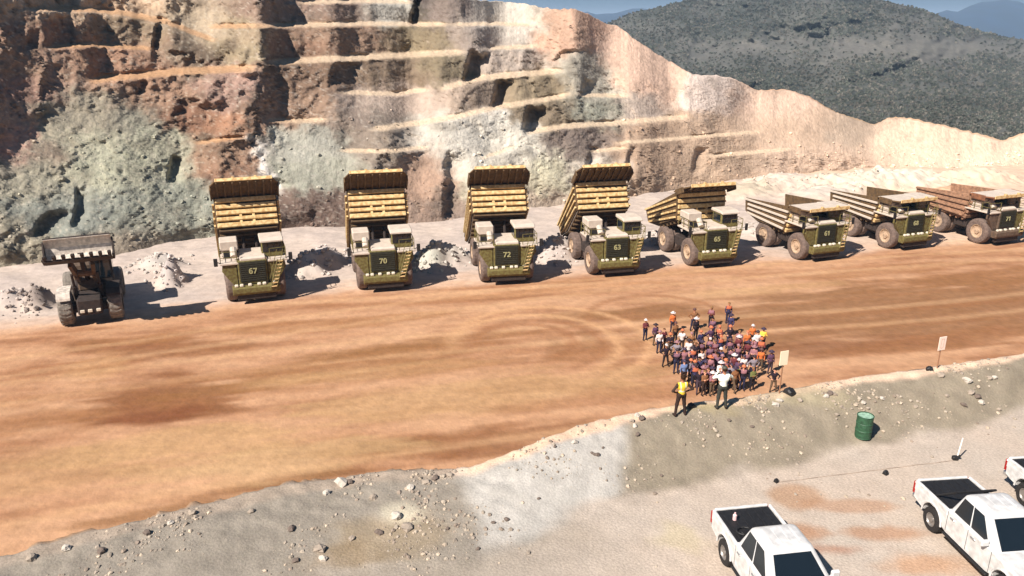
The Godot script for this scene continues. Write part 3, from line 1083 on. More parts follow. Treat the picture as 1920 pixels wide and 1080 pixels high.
# ---------------------------------------------------------------- parking bench
# crest of the bench edge: pixel, pixel, height above the pit floor
const EDGE := [Vector3(-500, 1190, 8.6), Vector3(-200, 1105, 8.7), Vector3(0, 1047, 8.7), Vector3(110, 1010, 8.75), Vector3(200, 990, 8.7), Vector3(330, 962, 8.75), Vector3(480, 920, 8.7), Vector3(600, 900, 8.7), Vector3(700, 884, 8.75), Vector3(860, 880, 8.85), Vector3(960, 850, 9.15), Vector3(1080, 803, 9.3), Vector3(1160, 780, 9.25), Vector3(1200, 771, 9.25), Vector3(1260, 765, 9.3), Vector3(1400, 745, 9.4), Vector3(1480, 730, 9.5), Vector3(1600, 711, 9.6), Vector3(1700, 694, 9.6), Vector3(1800, 682, 9.7), Vector3(1840, 679, 9.7), Vector3(1920, 662, 9.7), Vector3(2200, 615, 9.7), Vector3(2600, 560, 9.7)]
var edge_polar := []     # (azimuth, distance) and (azimuth, height)
var edge_high := []
var edge_far := PackedFloat32Array()
var edge_top := PackedFloat32Array()
var edge_a0 := 0.0
var edge_a1 := 1.0

func on_bench(px: float, py: float, inside := 0.45) -> Vector3:
	# the point of the bench seen at this pixel, kept inside the crest
	var h := BENCH + 0.3
	var p := Vector3()
	for k in 6:
		p = ground(px, py, h)
		var f := Vector2(p.x, p.z)
		var R := edge_at(edge_far, atan2(p.x, -p.z)) - inside
		if f.length() > R:
			f = f.normalized() * R
			p = Vector3(f.x, 0, f.y)
		h = bench_height(p.x, p.z)
	p.y = h
	return p

func edge_at(list: PackedFloat32Array, a: float) -> float:
	var f := clampf((a - edge_a0) / (edge_a1 - edge_a0), 0.0, 0.9999) * (list.size() - 1)
	var i := int(f)
	return lerpf(list[i], list[i + 1], f - i)

func bench_height(x: float, z: float) -> float:
	var a := atan2(x, -z)
	var r := Vector2(x, z).length()
	var R := edge_at(edge_far, a)
	var hc := edge_at(edge_top, a)
	var k := R - r
	var w := 4.4
	var f := 1.0 - smoothstep(0.3, w, k)
	var h := BENCH + (hc - BENCH) * f
	var rough := 0.25 + 0.75 * f
	h += 0.10 * n_mid.get_noise_2d(x * 2.0, z * 2.0) * rough + 0.05 * n_fine.get_noise_2d(x * 1.6, z * 1.6) * rough
	# a low stony rise at the bottom left
	h += 0.5 * smooth_bump(Vector2((a + 0.30) / 0.22, (r - 17.6) / 1.8).length())
	return h

func build_bench() -> void:
	for e in EDGE:
		var p := ground(e.x, e.y, e.z)
		edge_polar.append(Vector2(atan2(p.x, -p.z), Vector2(p.x, p.z).length()))
		edge_high.append(Vector2(atan2(p.x, -p.z), e.z))
	var a0: float = edge_polar[0].x
	var a1: float = edge_polar[-1].x
	edge_a0 = a0
	edge_a1 = a1
	for k in 400:
		var a := lerpf(a0, a1, k / 399.0)
		var d := 0.0
		var h := 0.0
		for q in range(-6, 7):
			d += along(edge_polar, a + q * 0.006)
			h += along(edge_high, a + q * 0.006)
		edge_far.append(d / 13.0 + 0.10 * n_mid.get_noise_2d(a * 260.0, 8.0))
		edge_top.append(h / 13.0)
	var nc := 520
	var nr := 200
	var top := 176
	var v := PackedVector3Array()
	v.resize(nc * nr)
	var c := PackedColorArray()
	c.resize(nc * nr)
	var soil := []
	for s in [[1500, 1000, 1.5, 0.5, 170, 124, 90, 0.7], [1490, 935, 0.8, 0.6, 174, 134, 100, 0.65], [1600, 950, 1.6, 0.35, 178, 136, 104, 0.6], [1640, 1000, 2.2, 0.45, 176, 126, 88, 0.6], [1720, 1060, 2.0, 0.6, 190, 140, 98, 0.6], [1570, 1030, 1.5, 0.4, 164, 108, 76, 0.6], [700, 1010, 1.6, 1.3, 166, 146, 116, 0.5], [640, 1040, 1.2, 0.8, 152, 130, 100, 0.45], [1300, 800, 1.6, 0.8, 188, 172, 128, 0.7], [1450, 780, 2.2, 0.8, 176, 164, 134, 0.6], [1270, 1000, 1.0, 0.8, 200, 186, 150, 0.5], [740, 970, 0.7, 0.5, 222, 214, 190, 0.5]]:
		var p := ground(s[0], s[1], BENCH)
		soil.append([p.x, p.z, 1.0 / s[2], 1.0 / s[3], lin(s[4], s[5], s[6]), s[7]])
	for i in nc:
		var a := lerpf(a0, a1, float(i) / (nc - 1))
		var R := edge_at(edge_far, a)
		var dir := Vector2(sin(a), -cos(a))
		var wob := 0.25 * n_mid.get_noise_2d(a * 90.0, 2.0) + 0.12 * n_fine.get_noise_2d(a * 60.0, 5.0)
		var he := 0.0
		for j in nr:
			var at := j * nc + i
			var r: float
			var y: float
			var x: float
			var z: float
			if j < top:
				r = lerpf(2.0, R, pow(float(j) / (top - 1), 0.8))
				x = dir.x * r
				z = dir.y * r
				y = bench_height(x, z)
				he = y
			else:
				var b := float(j - top + 1) / (nr - top)
				r = R + 0.15 + b * 8.2 + wob * 2.0
				x = dir.x * r
				z = dir.y * r
				y = lerpf(he, -0.6, smoothstep(0.0, 1.0, b) * 0.25 + b * 0.75) + 0.3 * n_mid.get_noise_2d(x * 2.0, z * 2.0) * sin(b * PI)
			v[at] = Vector3(x, y, z)
			var k := R - r
			var n1 := n_mid.get_noise_2d(x * 1.6, z * 1.6)
			var n2 := n_fine.get_noise_2d(x * 1.2, z * 1.2)
			# gravel: grey to the left, pinkish and pale in the parking area
			var q := lin(158, 148, 134).lerp(lin(196, 180, 164), smoothstep(-0.15, 0.30, a + 0.1 * n1))
			q = q.lerp(lin(188, 178, 166), clampf(0.4 + n1, 0.0, 1.0) * 0.6)
			if k < 6.5:
				var strip := lin(148, 140, 128).lerp(lin(142, 132, 114), smoothstep(0.05, 0.2, a))
				strip = strip.lerp(lin(190, 186, 178), smoothstep(-0.10, 0.0, a + 0.12 * n1) * (1.0 - smoothstep(0.135, 0.165, a + 0.02 * n1)))
				q = q.lerp(strip, (1.0 - smoothstep(3.7, 4.7, k + 0.9 * n1)) * 0.9)
			if k < 1.6:
				q = q.lerp(lin(226, 196, 170), (1.0 - smoothstep(0.35, 0.8, k + 0.5 * n1)) * (0.9 * smoothstep(-0.12, -0.02, a) + 0.2))
			for s in soil:
				var dx: float = (x - s[0]) * s[2]
				var dz: float = (z - s[1]) * s[3]
				var w := sqrt(dx * dx + dz * dz) + 1.0 * n1 + 0.25 * n2
				if w < 1.3:
					q = q.lerp(s[4], s[5] * (1.0 - smoothstep(0.45, 1.25, w)))
			var mul := 1.0 + 0.22 * n2 * (1.0 if k < 5.0 else 0.45)
			if k < 0.0:
				q = lin(176, 140, 108)
			c[at] = Color(q.r * mul, q.g * mul, q.b * mul)
	var o := sheet("bench_ground", v, c, nc, nr, M.earth_near)
	# gravel and stones scattered over the windrow: nobody could count them
	var sets := [[], [], []]
	var cols := [[], [], []]
	for q in 16000:
		var a := rng.randf_range(-0.62, 0.62)
		var R := edge_at(edge_far, a)
		var k := absf(rng.randfn(0.0, 2.0))
		if a < 0.0 and rng.randf() < 0.55:
			k = rng.randf_range(0.0, 7.5)
		elif rng.randf() < 0.12:
			k = rng.randf_range(0.0, 11.0)
		if a > -0.05 and a < 0.15 and rng.randf() < 0.72:
			continue
		var r := R - k
		if r < 8.0:
			continue
		var x := sin(a) * r
		var z := -cos(a) * r
		if n_mid.get_noise_2d(x * 2.2 + 70.0, z * 2.2) < rng.randf_range(-0.1, 0.45):
			continue
		var s := 0.03 + 0.16 * pow(rng.randf(), 5.0)
		var which := rng.randi_range(0, 2)
		sets[which].append(Transform3D(Basis.from_euler(Vector3(rng.randf(), rng.randf() * TAU, rng.randf())).scaled(Vector3(s, s * 0.8, s * 1.25)), Vector3(x, bench_height(x, z) + s * rng.randf_range(-0.1, 0.12), z)))
		var t := rng.randf_range(0.72, 1.1)
		var base := [lin(170, 158, 142), lin(160, 148, 134), lin(186, 170, 150), lin(148, 134, 120)][rng.randi_range(0, 3)] as Color
		cols[which].append(Color(base.r * t, base.g * t, base.b * t))
	for w in 3:
		scatter("gravel", rock_mesh(50 + w, 0), sets[w], cols[w], vertex_mat(0.95))

# ---------------------------------------------------------------- haul trucks
# local axes: +z towards the front of the truck, y up, origin on the ground midway between the axles
const HINGE := Vector3(0, 2.5, -3.7)

func wheel_profile(r: float, w: float) -> Array:
	return [Vector2(r * 0.56, -w * 0.5), Vector2(r * 0.80, -w * 0.53), Vector2(r * 0.95, -w * 0.45), Vector2(r, -w * 0.30), Vector2(r, w * 0.30), Vector2(r * 0.95, w * 0.45), Vector2(r * 0.80, w * 0.53), Vector2(r * 0.56, w * 0.5)]

func add_wheel(parent: Node, at: Vector3, r: float, w: float, side: float, tm: Material, rm: Material, lugs := 0) -> void:
	var xf := Transform3D(Basis(Vector3(0, 0, 1), -PI * 0.5 * side), at)
	var st := make_st()
	lathe(st, wheel_profile(r, w), xf, 28)
	for k in lugs:
		var a := TAU * k / lugs
		var b := Basis(Vector3.RIGHT, a)
		for s in [-1.0, 1.0]:
			box(st, Vector3(-w * 0.22, -0.06 * r, -0.03), Vector3(w * 0.22, 0.06 * r, 0.03), 0.01, Transform3D(b * Basis(Vector3(0, 0, 1), 0.35 * s), at + b * Vector3(w * 0.22 * s, 0, r)))
	var tyre := part("tyre", st, tm, parent)
	st = make_st()
	lathe(st, [Vector2(r * 0.57, -w * 0.40), Vector2(r * 0.57, w * 0.44), Vector2(r * 0.50, w * 0.46), Vector2(r * 0.44, w * 0.30), Vector2(r * 0.22, w * 0.26), Vector2(r * 0.20, w * 0.42), Vector2(0.0, w * 0.44)], xf, 22)
	part("rim", st, rm, tyre)

func make_truck() -> Node3D:
	var t := thing("haul_truck", Vector3.ZERO)
	var st := make_st()
	# chassis, axles, final drives
	for s in [-1.0, 1.0]:
		box(st, Vector3(s * 0.85 - 0.22, 1.15, -4.3), Vector3(s * 0.85 + 0.22, 1.95, 4.2), 0.06)
	box(st, Vector3(-1.0, 1.2, 1.2), Vector3(1.0, 2.4, 4.1), 0.1)
	tube(st, Vector3(-1.9, 1.4, -2.6), Vector3(1.9, 1.4, -2.6), 0.55, 0.55, 12)
	tube(st, Vector3(-1.9, 1.35, 2.6), Vector3(1.9, 1.35, 2.6), 0.35, 0.35, 10)
	box(st, Vector3(-0.9, 2.0, -3.9), Vector3(0.9, 2.4, -3.3), 0.06)
	part("chassis", st, M.dark, t)
	st = make_st()
	tube(st, Vector3(1.55, 1.9, -0.9), Vector3(1.55, 1.9, 0.9), 0.55, 0.55, 14)
	part("fuel_tank", st, M.dark, t)
	st = make_st()
	box(st, Vector3(-2.1, 1.3, -0.8), Vector3(-1.3, 2.3, 0.9), 0.12)
	part("hydraulic_tank", st, M.dark, t)
	for s in [-1.0, 1.0]:
		add_wheel(t, Vector3(s * 2.02, 1.36, 2.6), 1.36, 0.86, s, M.tyre, M.rim)
		add_wheel(t, Vector3(s * 2.15, 1.36, -2.6), 1.36, 0.80, s, M.tyre, M.rim)
		add_wheel(t, Vector3(s * 1.25, 1.36, -2.6), 1.36, 0.80, s, M.tyre, M.rim)
	# front bumper, and a dark box standing for the shadow beneath it
	st = make_st()
	prism(st, PackedVector2Array([Vector2(4.0, 0.95), Vector2(4.62, 0.95), Vector2(4.75, 1.15), Vector2(4.75, 1.55), Vector2(4.6, 1.68), Vector2(4.0, 1.68)]), -1.95, 1.95, 0.05)
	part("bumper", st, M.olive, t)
	st = make_st()
	box(st, Vector3(-1.6, 0.45, 4.05), Vector3(1.6, 0.949, 4.5), 0.06)
	part("bumper_shadow", st, M.dark, t)
	for x in [-1.6, -1.18, -0.5, 0.25, 0.68, 1.45]:
		st = make_st()
		box(st, Vector3(x - 0.15, 1.683, 4.35), Vector3(x + 0.15, 1.90, 4.62), 0.05)
		part("headlight", st, M.lamp, t)
	# radiator: frame, dark core, slats
	st = make_st()
	box(st, Vector3(-1.35, 1.75, 3.6), Vector3(1.05, 3.85, 4.2), 0.06)
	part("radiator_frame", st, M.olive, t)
	st = make_st()
	box(st, Vector3(-1.22, 1.98, 4.203), Vector3(0.92, 3.74, 4.26), 0.02)
	var core := part("radiator", st, M.radiator, t)
	for k in 9:
		st = make_st()
		var y := 2.1 + k * 0.18
		box(st, Vector3(-1.16, y, 4.262), Vector3(0.86, y + 0.05, 4.30), 0.01)
		part("slat", st, M.radiator, core)
	# fenders that run out from the bumper up to the deck
	for s in [-1.0, 1.0]:
		st = make_st()
		var pts := [Vector2(s * 2.55, 3.55), Vector2(s * 2.62, 3.0), Vector2(s * 1.80, 1.72), Vector2(s * 1.40, 1.72), Vector2(s * 1.40, 3.55)]
		if s > 0.0:
			pts = [Vector2(2.55, 3.55), Vector2(2.62, 3.0), Vector2(1.80, 1.72), Vector2(1.09, 1.72), Vector2(1.09, 3.55)]
		var poly := PackedVector2Array(pts)
		# the prism's own axes are (z, y) along x: turn it to face forward
		prism(st, poly, 3.55, 4.05, 0.05, Transform3D(Basis(Vector3(0, 0, 1), Vector3(0, 1, 0), Vector3(1, 0, 0)), Vector3.ZERO))
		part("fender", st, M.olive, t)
		st = make_st()
		box(st, Vector3(minf(s * 1.15, s * 2.75), 3.57, 0.9), Vector3(maxf(s * 1.15, s * 2.75), 3.74, 4.2), 0.03)
		part("deck", st, M.pale, t)
		st = make_st()
		for k in 4:
			tube(st, Vector3(s * 2.68, 3.74, 1.0 + k * 1.0), Vector3(s * 2.68, 4.7, 1.0 + k * 1.0), 0.035, 0.035, 5)
		for y in [4.2, 4.7]:
			tube(st, Vector3(s * 2.68, y, 1.0), Vector3(s * 2.68, y, 4.0), 0.03, 0.03, 5)
			tube(st, Vector3(s * 2.68, y, 4.0), Vector3(s * 1.35, y, 4.12), 0.03, 0.03, 5)
		tube(st, Vector3(s * 1.35, 3.74, 4.12), Vector3(s * 1.35, 4.7, 4.12), 0.035, 0.035, 5)
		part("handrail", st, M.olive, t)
		st = make_st()
		tube(st, Vector3(s * 2.6, 3.7, 4.0), Vector3(s * 3.0, 3.95, 4.15), 0.04, 0.04, 5)
		box(st, Vector3(s * 3.05 - 0.16, 3.55, 4.1), Vector3(s * 3.05 + 0.16, 4.25, 4.2), 0.04)
		part("mirror", st, M.black, t)
	st = make_st()
	prism(st, PackedVector2Array([Vector2(0.9, 3.2), Vector2(4.15, 3.2), Vector2(4.15, 3.98), Vector2(3.9, 4.1), Vector2(0.9, 4.05)]), -1.13, 1.0, 0.08)
	part("hood", st, M.pale, t)
	# cab (right as seen from the front) and equipment cabinet (left)
	st = make_st()
	box(st, Vector3(0.75, 3.75, 1.5), Vector3(2.55, 5.1, 3.25), 0.08)
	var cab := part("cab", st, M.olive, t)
	st = make_st()
	box(st, Vector3(0.86, 4.2, 3.252), Vector3(2.44, 5.0, 3.29), 0.02)
	part("windscreen", st, M.glass, cab)
	for x in [0.748, 2.552]:
		st = make_st()
		box(st, Vector3(x - 0.03, 4.25, 1.75), Vector3(x + 0.03, 4.98, 3.05), 0.01)
		part("side_window", st, M.glass, cab)
	st = make_st()
	prism(st, PackedVector2Array([Vector2(1.3, 5.103), Vector2(3.5, 5.103), Vector2(3.5, 5.22), Vector2(3.0, 5.42), Vector2(1.3, 5.42)]), 0.65, 2.62, 0.06)
	part("cab_roof", st, M.pale, cab)
	st = make_st()
	box(st, Vector3(-2.5, 3.75, 1.2), Vector3(-1.25, 4.45, 2.6), 0.05)
	box(st, Vector3(-2.62, 4.452, 1.0), Vector3(-1.12, 5.3, 2.75), 0.08)
	var cb := part("cabinet", st, M.pale, t)
	st = make_st()
	box(st, Vector3(-2.36, 3.82, 2.602), Vector3(-1.4, 4.38, 2.64), 0.02)
	part("cabinet_dark_opening", st, M.black, cb)  # black panel stands for the shade inside the open front
	for s in [-1.0, 1.0]:
		st = make_st()
		tube(st, Vector3(s * 1.55, 4.1, 3.5), Vector3(s * 1.55, 4.7, 2.9), 0.28, 0.28, 10)
		part("air_cleaner", st, M.pale, t) if s < 0.0 else null
	# the diagonal stair across the front
	st = make_st()
	for dx in [0.0, 0.5]:
		tube(st, Vector3(1.15 + dx, 1.4, 4.85), Vector3(1.95 + dx, 3.75, 4.3), 0.06, 0.06, 6)
		tube(st, Vector3(1.15 + dx, 2.3, 4.95), Vector3(1.95 + dx, 4.65, 4.4), 0.03, 0.03, 5)
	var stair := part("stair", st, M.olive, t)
	for k in 8:
		var f := (k + 0.5) / 8.0
		st = make_st()
		var p := Vector3(1.15, 1.4, 4.85).lerp(Vector3(1.95, 3.75, 4.3), f)
		box(st, p + Vector3(0.03, -0.03, -0.14), p + Vector3(0.47, 0.03, 0.12), 0.01)
		part("step", st, M.yellow, stair)
	# hoist cylinders
	# body, turning about its hinge
	var body_at := make_body(t)
	body_at.position = HINGE
	return t

func make_body(t: Node3D) -> MeshInstance3D:
	var st := make_st()
	var side := PackedVector2Array([Vector2(-2.1, 0.75), Vector2(0.0, 0.10), Vector2(4.35, 0.10), Vector2(5.15, 2.72), Vector2(-2.3, 2.15)])
	for s in [-1.0, 1.0]:
		prism(st, side, s * 2.62 - 0.09, s * 2.62 + 0.09, 0.03)
	# floor with its kicked-up tail, front wall
	prism(st, PackedVector2Array([Vector2(-2.1, 0.77), Vector2(0.0, 0.12), Vector2(4.3, 0.12), Vector2(4.3, -0.06), Vector2(0.0, -0.06), Vector2(-2.15, 0.58)]), -2.528, 2.528, 0.02)
	prism(st, PackedVector2Array([Vector2(4.303, 0.0), Vector2(4.47, 0.0), Vector2(5.28, 2.66), Vector2(5.12, 2.70)]), -2.68, 2.68, 0.02)
	var body := part("dump_body", st, M.body_shaded, t)  # dark walls make the gaps between ribs look shaded
	# canopy over the cab with clipped front corners and a down-turned rim
	st = make_st()
	var out := PackedVector2Array([Vector2(-2.9, 5.0), Vector2(2.9, 5.0), Vector2(2.9, 7.0), Vector2(2.45, 7.75), Vector2(-2.45, 7.75), Vector2(-2.9, 7.0)])
	var xf := Transform3D(Basis(Vector3(0, 1, 0), Vector3(0, 0, 1), Vector3(1, 0, 0)), Vector3(0, 0, 0))
	# prism axes: x -> up, y -> forward, z -> across
	prism(st, out, 2.72, 2.86, 0.02, xf)
	box(st, Vector3(-2.93, 2.35, 5.3), Vector3(-2.80, 2.93, 7.0), 0.03)
	box(st, Vector3(2.80, 2.35, 5.3), Vector3(2.93, 2.93, 7.0), 0.03)
	var can := part("canopy", st, M.body_shaded, body)
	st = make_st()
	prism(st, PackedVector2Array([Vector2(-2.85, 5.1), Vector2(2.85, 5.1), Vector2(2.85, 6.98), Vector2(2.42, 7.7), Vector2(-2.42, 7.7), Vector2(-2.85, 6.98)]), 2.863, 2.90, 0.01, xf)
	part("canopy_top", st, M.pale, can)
	st = make_st()
	box(st, Vector3(-2.42, 2.66, 7.753), Vector3(2.42, 3.0, 7.87), 0.03)
	for q in [-0.9, 1.0]:
		box(st, Vector3(q - 0.12, 2.9, 7.60), Vector3(q + 0.12, 3.12, 7.88), 0.03)
	part("canopy_lip", st, M.yellow, can)
	for k in 8:
		st = make_st()
		var x := -2.3 + k * 0.657
		box(st, Vector3(x - 0.07, 2.52, 5.3), Vector3(x + 0.07, 2.717, 7.7), 0.02)
		part("canopy_rib", st, M.body_shaded, body)
	# horizontal ribs of the front wall
	var dirf := Vector3(0, 2.66, 0.81).normalized()
	var tilt := Basis(Vector3.RIGHT, atan2(0.81, 2.66))
	for k in 5:
		st = make_st()
		var p := Vector3(0, 0.0, 4.47) + dirf * (0.20 + k * 0.57)
		var hh: float = [0.21, 0.17, 0.20, 0.19, 0.20][k]
		box(st, Vector3(-2.6, -hh, 0.003), Vector3(2.6, hh, 0.30), 0.05, Transform3D(tilt, p))
		part("rib", st, M.yellow, body)
	for x in [-0.55, 0.55]:
		for k in 2:
			st = make_st()
			var p := Vector3(x, 0.0, 4.47) + dirf * (0.35 + k * 0.56)
			box(st, Vector3(-0.12, 0.0, 0.003), Vector3(0.12, 0.31, 0.22), 0.03, Transform3D(tilt, p))
			part("brace", st, M.yellow, body)
	# long ribs of the sides, slanting with the floor, and posts
	for s in [-1.0, 1.0]:
		for k in 4:
			st = make_st()
			var y0 := 0.32 + k * 0.62
			var za := -1.6 if k < 3 else -2.2
			tube_box(st, Vector3(s * 2.80, y0 - 0.02, 4.45 + y0 * 0.28), Vector3(s * 2.80, y0 * 0.75 + 0.42, za), 0.09, 0.10)
			part("side_rib", st, M.yellow, body)
	for k in 6:
		st = make_st()
		var z := 0.2 + k * 0.8
		box(st, Vector3(-2.5, -0.30, z), Vector3(2.5, -0.063, z + 0.22), 0.03)
		part("floor_beam", st, M.body_shaded, body)
	return body

func tube_box(st: SurfaceTool, a: Vector3, b: Vector3, w: float, h: float) -> void:
	var d := b - a
	var z := d.normalized()
	var x := Vector3.UP.cross(z).normalized()
	box(st, Vector3(-w, -h, 0), Vector3(w, h, d.length()), 0.02, Transform3D(Basis(x, z.cross(x), z), a))

func hoist(t: Node3D, tilt: float) -> void:
	for s in [-0.55, 0.55]:
		var base := Vector3(s, 1.7, -0.3)
		var top := HINGE + Basis(Vector3.RIGHT, -tilt) * Vector3(s, -0.05, 3.2)
		var st := make_st()
		var mid := base.lerp(top, 0.55)
		tube(st, base, mid, 0.24, 0.24, 10)
		tube(st, mid, top, 0.15, 0.15, 10)
		part("hoist_cylinder", st, M.dark, t)

func fleet_number(t: Node3D, text: String, mat_: Material) -> void:
	var tm := TextMesh.new()
	var f := SystemFont.new()
	f.font_names = PackedStringArray(["Droid Sans"])
	f.font_weight = 700
	tm.font = f
	tm.text = text
	tm.font_size = 64
	tm.pixel_size = 0.0102
	tm.depth = 0.03
	tm.curve_step = 2.0
	var o := part_mesh("fleet_number", tm, mat_, t)
	o.position = Vector3(-0.15, 2.92, 4.32)

func build_trucks() -> void:
	var proto := make_truck()
	var first := true
	# left front tyre where it meets the ground, number, tilt of the body, turn, label
	var rows := [
		[433, 563, "67", 45.0, 20.0, "yellow haul truck numbered 67 with fully raised dump body, next to the wheel loader"],
		[676, 541, "70", 46.0, 14.0, "haul truck numbered 70 with raised body and ribbed canopy, second of the tipped trucks"],
		[905, 527, "72", 46.0, 10.0, "haul truck numbered 72 with raised body, standing third in the row of tipped trucks"],
		[1107, 513, "63", 43.0, 13.0, "haul truck numbered 63 with raised yellow body and dark smooth canopy underside"],
		[1291, 497, "65", 21.0, 16.0, "haul truck numbered 65 with its dump body only half raised"],
		[1494, 486, "61", 0.0, 20.0, "haul truck numbered 61 with lowered body, its left wheels showing"],
		[1660, 465, "68", 0.0, 20.0, "haul truck numbered 68 with lowered body, between two other lowered trucks"],
		[1831, 456, "71", 0.0, 20.0, "dusty brown haul truck numbered 71 at the right end of the row"]]
	for q in rows:
		var t: Node3D
		if first:
			t = proto
			first = false
		else:
			t = proto.duplicate()
			t.name = numbered("haul_truck")
			add_child(t)
		var turn := deg_to_rad(q[4])
		t.rotation.y = turn
		t.position = ground(q[0], q[1]) - Basis(Vector3.UP, turn) * Vector3(-2.2, 0, 2.75)
		for old in t.get_children():
			if String(old.name).begins_with("fleet_number") or String(old.name).begins_with("hoist"):
				t.remove_child(old)
				old.queue_free()
		var tilt := deg_to_rad(q[3])
		t.get_node("dump_body").rotation.x = -tilt
		tag(t, q[5], "haul truck", "haul trucks parked in a row")
		if q[2] == "61" or q[2] == "68":
			for ch in t.get_node("dump_body").get_children():
				if String(ch.name).begins_with("side_rib"):
					ch.material_override = M.pale
		hoist(t, tilt)
		fleet_number(t, q[2], M.number)
	var last := get_node("haul_truck_007")
	last.get_node("dump_body").material_override = M.dust
	for ch in last.get_node("dump_body").get_children():
		ch.material_override = M.rust if String(ch.name).begins_with("canopy") else M.dust
	for nm in ["bumper", "radiator_frame", "fender", "cab"]:
		last.get_node(nm).material_override = M.loader

# ---------------------------------------------------------------- wheel loader
func build_loader() -> void:
	var turn := deg_to_rad(24.0)
	var a := ground(138, 607)
	var b := ground(214, 600)
	var at := (a + b) * 0.5
	var t := thing("wheel_loader", at - Basis(Vector3.UP, turn) * Vector3(0, 0, 2.75), turn)
	tag(t, "dusty wheel loader facing forward with its toothed bucket raised high", "wheel loader")
	var st := make_st()
	box(st, Vector3(-0.9, 1.0, 0.2), Vector3(0.9, 2.3, 3.9), 0.12)
	box(st, Vector3(-1.3, 1.1, -5.6), Vector3(1.3, 2.4, 0.0), 0.15)
	tube(st, Vector3(-1.8, 1.3, 2.4), Vector3(1.8, 1.3, 2.4), 0.45, 0.45, 12)
	tube(st, Vector3(-1.8, 1.3, -3.6), Vector3(1.8, 1.3, -3.6), 0.45, 0.45, 12)
	part("chassis", st, M.dark, t)
	for s in [-1.0, 1.0]:
		add_wheel(t, Vector3(s * 1.78, 1.32, 2.4), 1.32, 1.02, s, M.loader_tyre, M.loader, 22)
		add_wheel(t, Vector3(s * 1.78, 1.32, -3.6), 1.32, 1.02, s, M.loader_tyre, M.loader)
		st = make_st()
		var poly := PackedVector2Array([Vector2(0.9, 2.35), Vector2(1.2, 2.85), Vector2(3.2, 2.85), Vector2(3.6, 2.5), Vector2(3.65, 2.3), Vector2(3.1, 2.72), Vector2(1.3, 2.72)])
		prism(st, poly, s * 1.78 - 0.5, s * 1.78 + 0.5, 0.02)
		part("fender", st, M.steel_pale if s < 0 else M.dark, t)  # left fender pale as sunlit, right one darkened for shade
	st = make_st()
	prism(st, PackedVector2Array([Vector2(-5.7, 2.4), Vector2(-1.6, 2.4), Vector2(-1.6, 3.6), Vector2(-5.4, 3.3)]), -1.35, 1.35, 0.1)
	part("engine_hood", st, M.loader, t)
	st = make_st()
	box(st, Vector3(0.2, 2.4, -1.5), Vector3(1.8, 4.7, 0.5), 0.1)
	var cab := part("cab", st, M.dark, t)
	st = make_st()
	box(st, Vector3(0.32, 3.0, 0.502), Vector3(1.68, 4.55, 0.54), 0.02)
	part("windscreen", st, M.glass, cab)
	for x in [0.198, 1.802]:
		st = make_st()
		box(st, Vector3(x - 0.03, 3.0, -1.3), Vector3(x + 0.03, 4.55, 0.3), 0.01)
		part("side_window", st, M.glass, cab)
	st = make_st()
	box(st, Vector3(0.1, 4.702, -1.7), Vector3(1.9, 4.9, 0.75), 0.06)
	part("cab_roof", st, M.loader, cab)
	for x in [0.5, 1.5]:
		st = make_st()
		box(st, Vector3(x - 0.14, 4.903, 0.45), Vector3(x + 0.14, 5.1, 0.7), 0.03)
		part("work_lamp", st, M.lamp, cab)
	for x in [-0.55, 0.0, 0.6]:
		st = make_st()
		box(st, Vector3(x - 0.16, 1.25, 3.903), Vector3(x + 0.16, 1.5, 4.0), 0.05)
		part("front_lamp", st, M.lamp, t)
	# lift arms, cross tube, cylinders, raised bucket
	st = make_st()
	for s in [-1.0, 1.0]:
		tube_box(st, Vector3(s * 0.62, 3.0, 0.9), Vector3(s * 0.62, 4.3, 3.2), 0.14, 0.34)
		tube_box(st, Vector3(s * 0.62, 4.3, 3.1), Vector3(s * 0.78, 5.55, 4.6), 0.14, 0.30)
	tube(st, Vector3(-0.62, 4.3, 3.1), Vector3(0.62, 4.3, 3.1), 0.30, 0.30, 10)
	box(st, Vector3(-0.8, 2.3, 0.6), Vector3(0.8, 3.3, 1.4), 0.1)
	part("lift_arm", st, M.loader, t)
	for s in [-1.0, 1.0]:
		st = make_st()
		tube(st, Vector3(s * 0.95, 1.9, 2.0), Vector3(s * 0.92, 3.2, 2.9), 0.17, 0.17, 10)
		tube(st, Vector3(s * 0.92, 3.2, 2.9), Vector3(s * 0.9, 4.4, 3.6), 0.10, 0.10, 8)
		part("lift_cylinder", st, M.dark, t)
	st = make_st()
	tube(st, Vector3(0, 3.2, 1.2), Vector3(0, 5.0, 3.4), 0.2, 0.2, 10)
	tube_box(st, Vector3(0, 4.6, 3.2), Vector3(0, 6.3, 4.1), 0.16, 0.26)
	part("tilt_linkage", st, M.dark, t)
	# the bucket: floor, curved back, side plates
	var bt := Transform3D(Basis(Vector3.RIGHT, deg_to_rad(-16.0)), Vector3.ZERO)
	bt.origin = Vector3(0, 5.85, 4.5) - bt.basis * Vector3(0, 5.3, 4.6)
	var prof := [Vector2(6.5, 5.32), Vector2(5.2, 5.10), Vector2(4.7, 5.25), Vector2(4.42, 5.7), Vector2(4.5, 6.3), Vector2(4.95, 6.85), Vector2(5.15, 6.92)]
	st = make_st()
	for k in prof.size() - 1:
		var p: Vector2 = prof[k]
		var q: Vector2 = prof[k + 1]
		var n := Vector2(q.y - p.y, -(q.x - p.x)).normalized() * 0.12
		if n.dot(Vector2(5.6, 6.2) - p) > 0.0:
			n = -n
		prism(st, PackedVector2Array([p, q, q + n, p + n]), -2.3, 2.3, 0.01, bt)
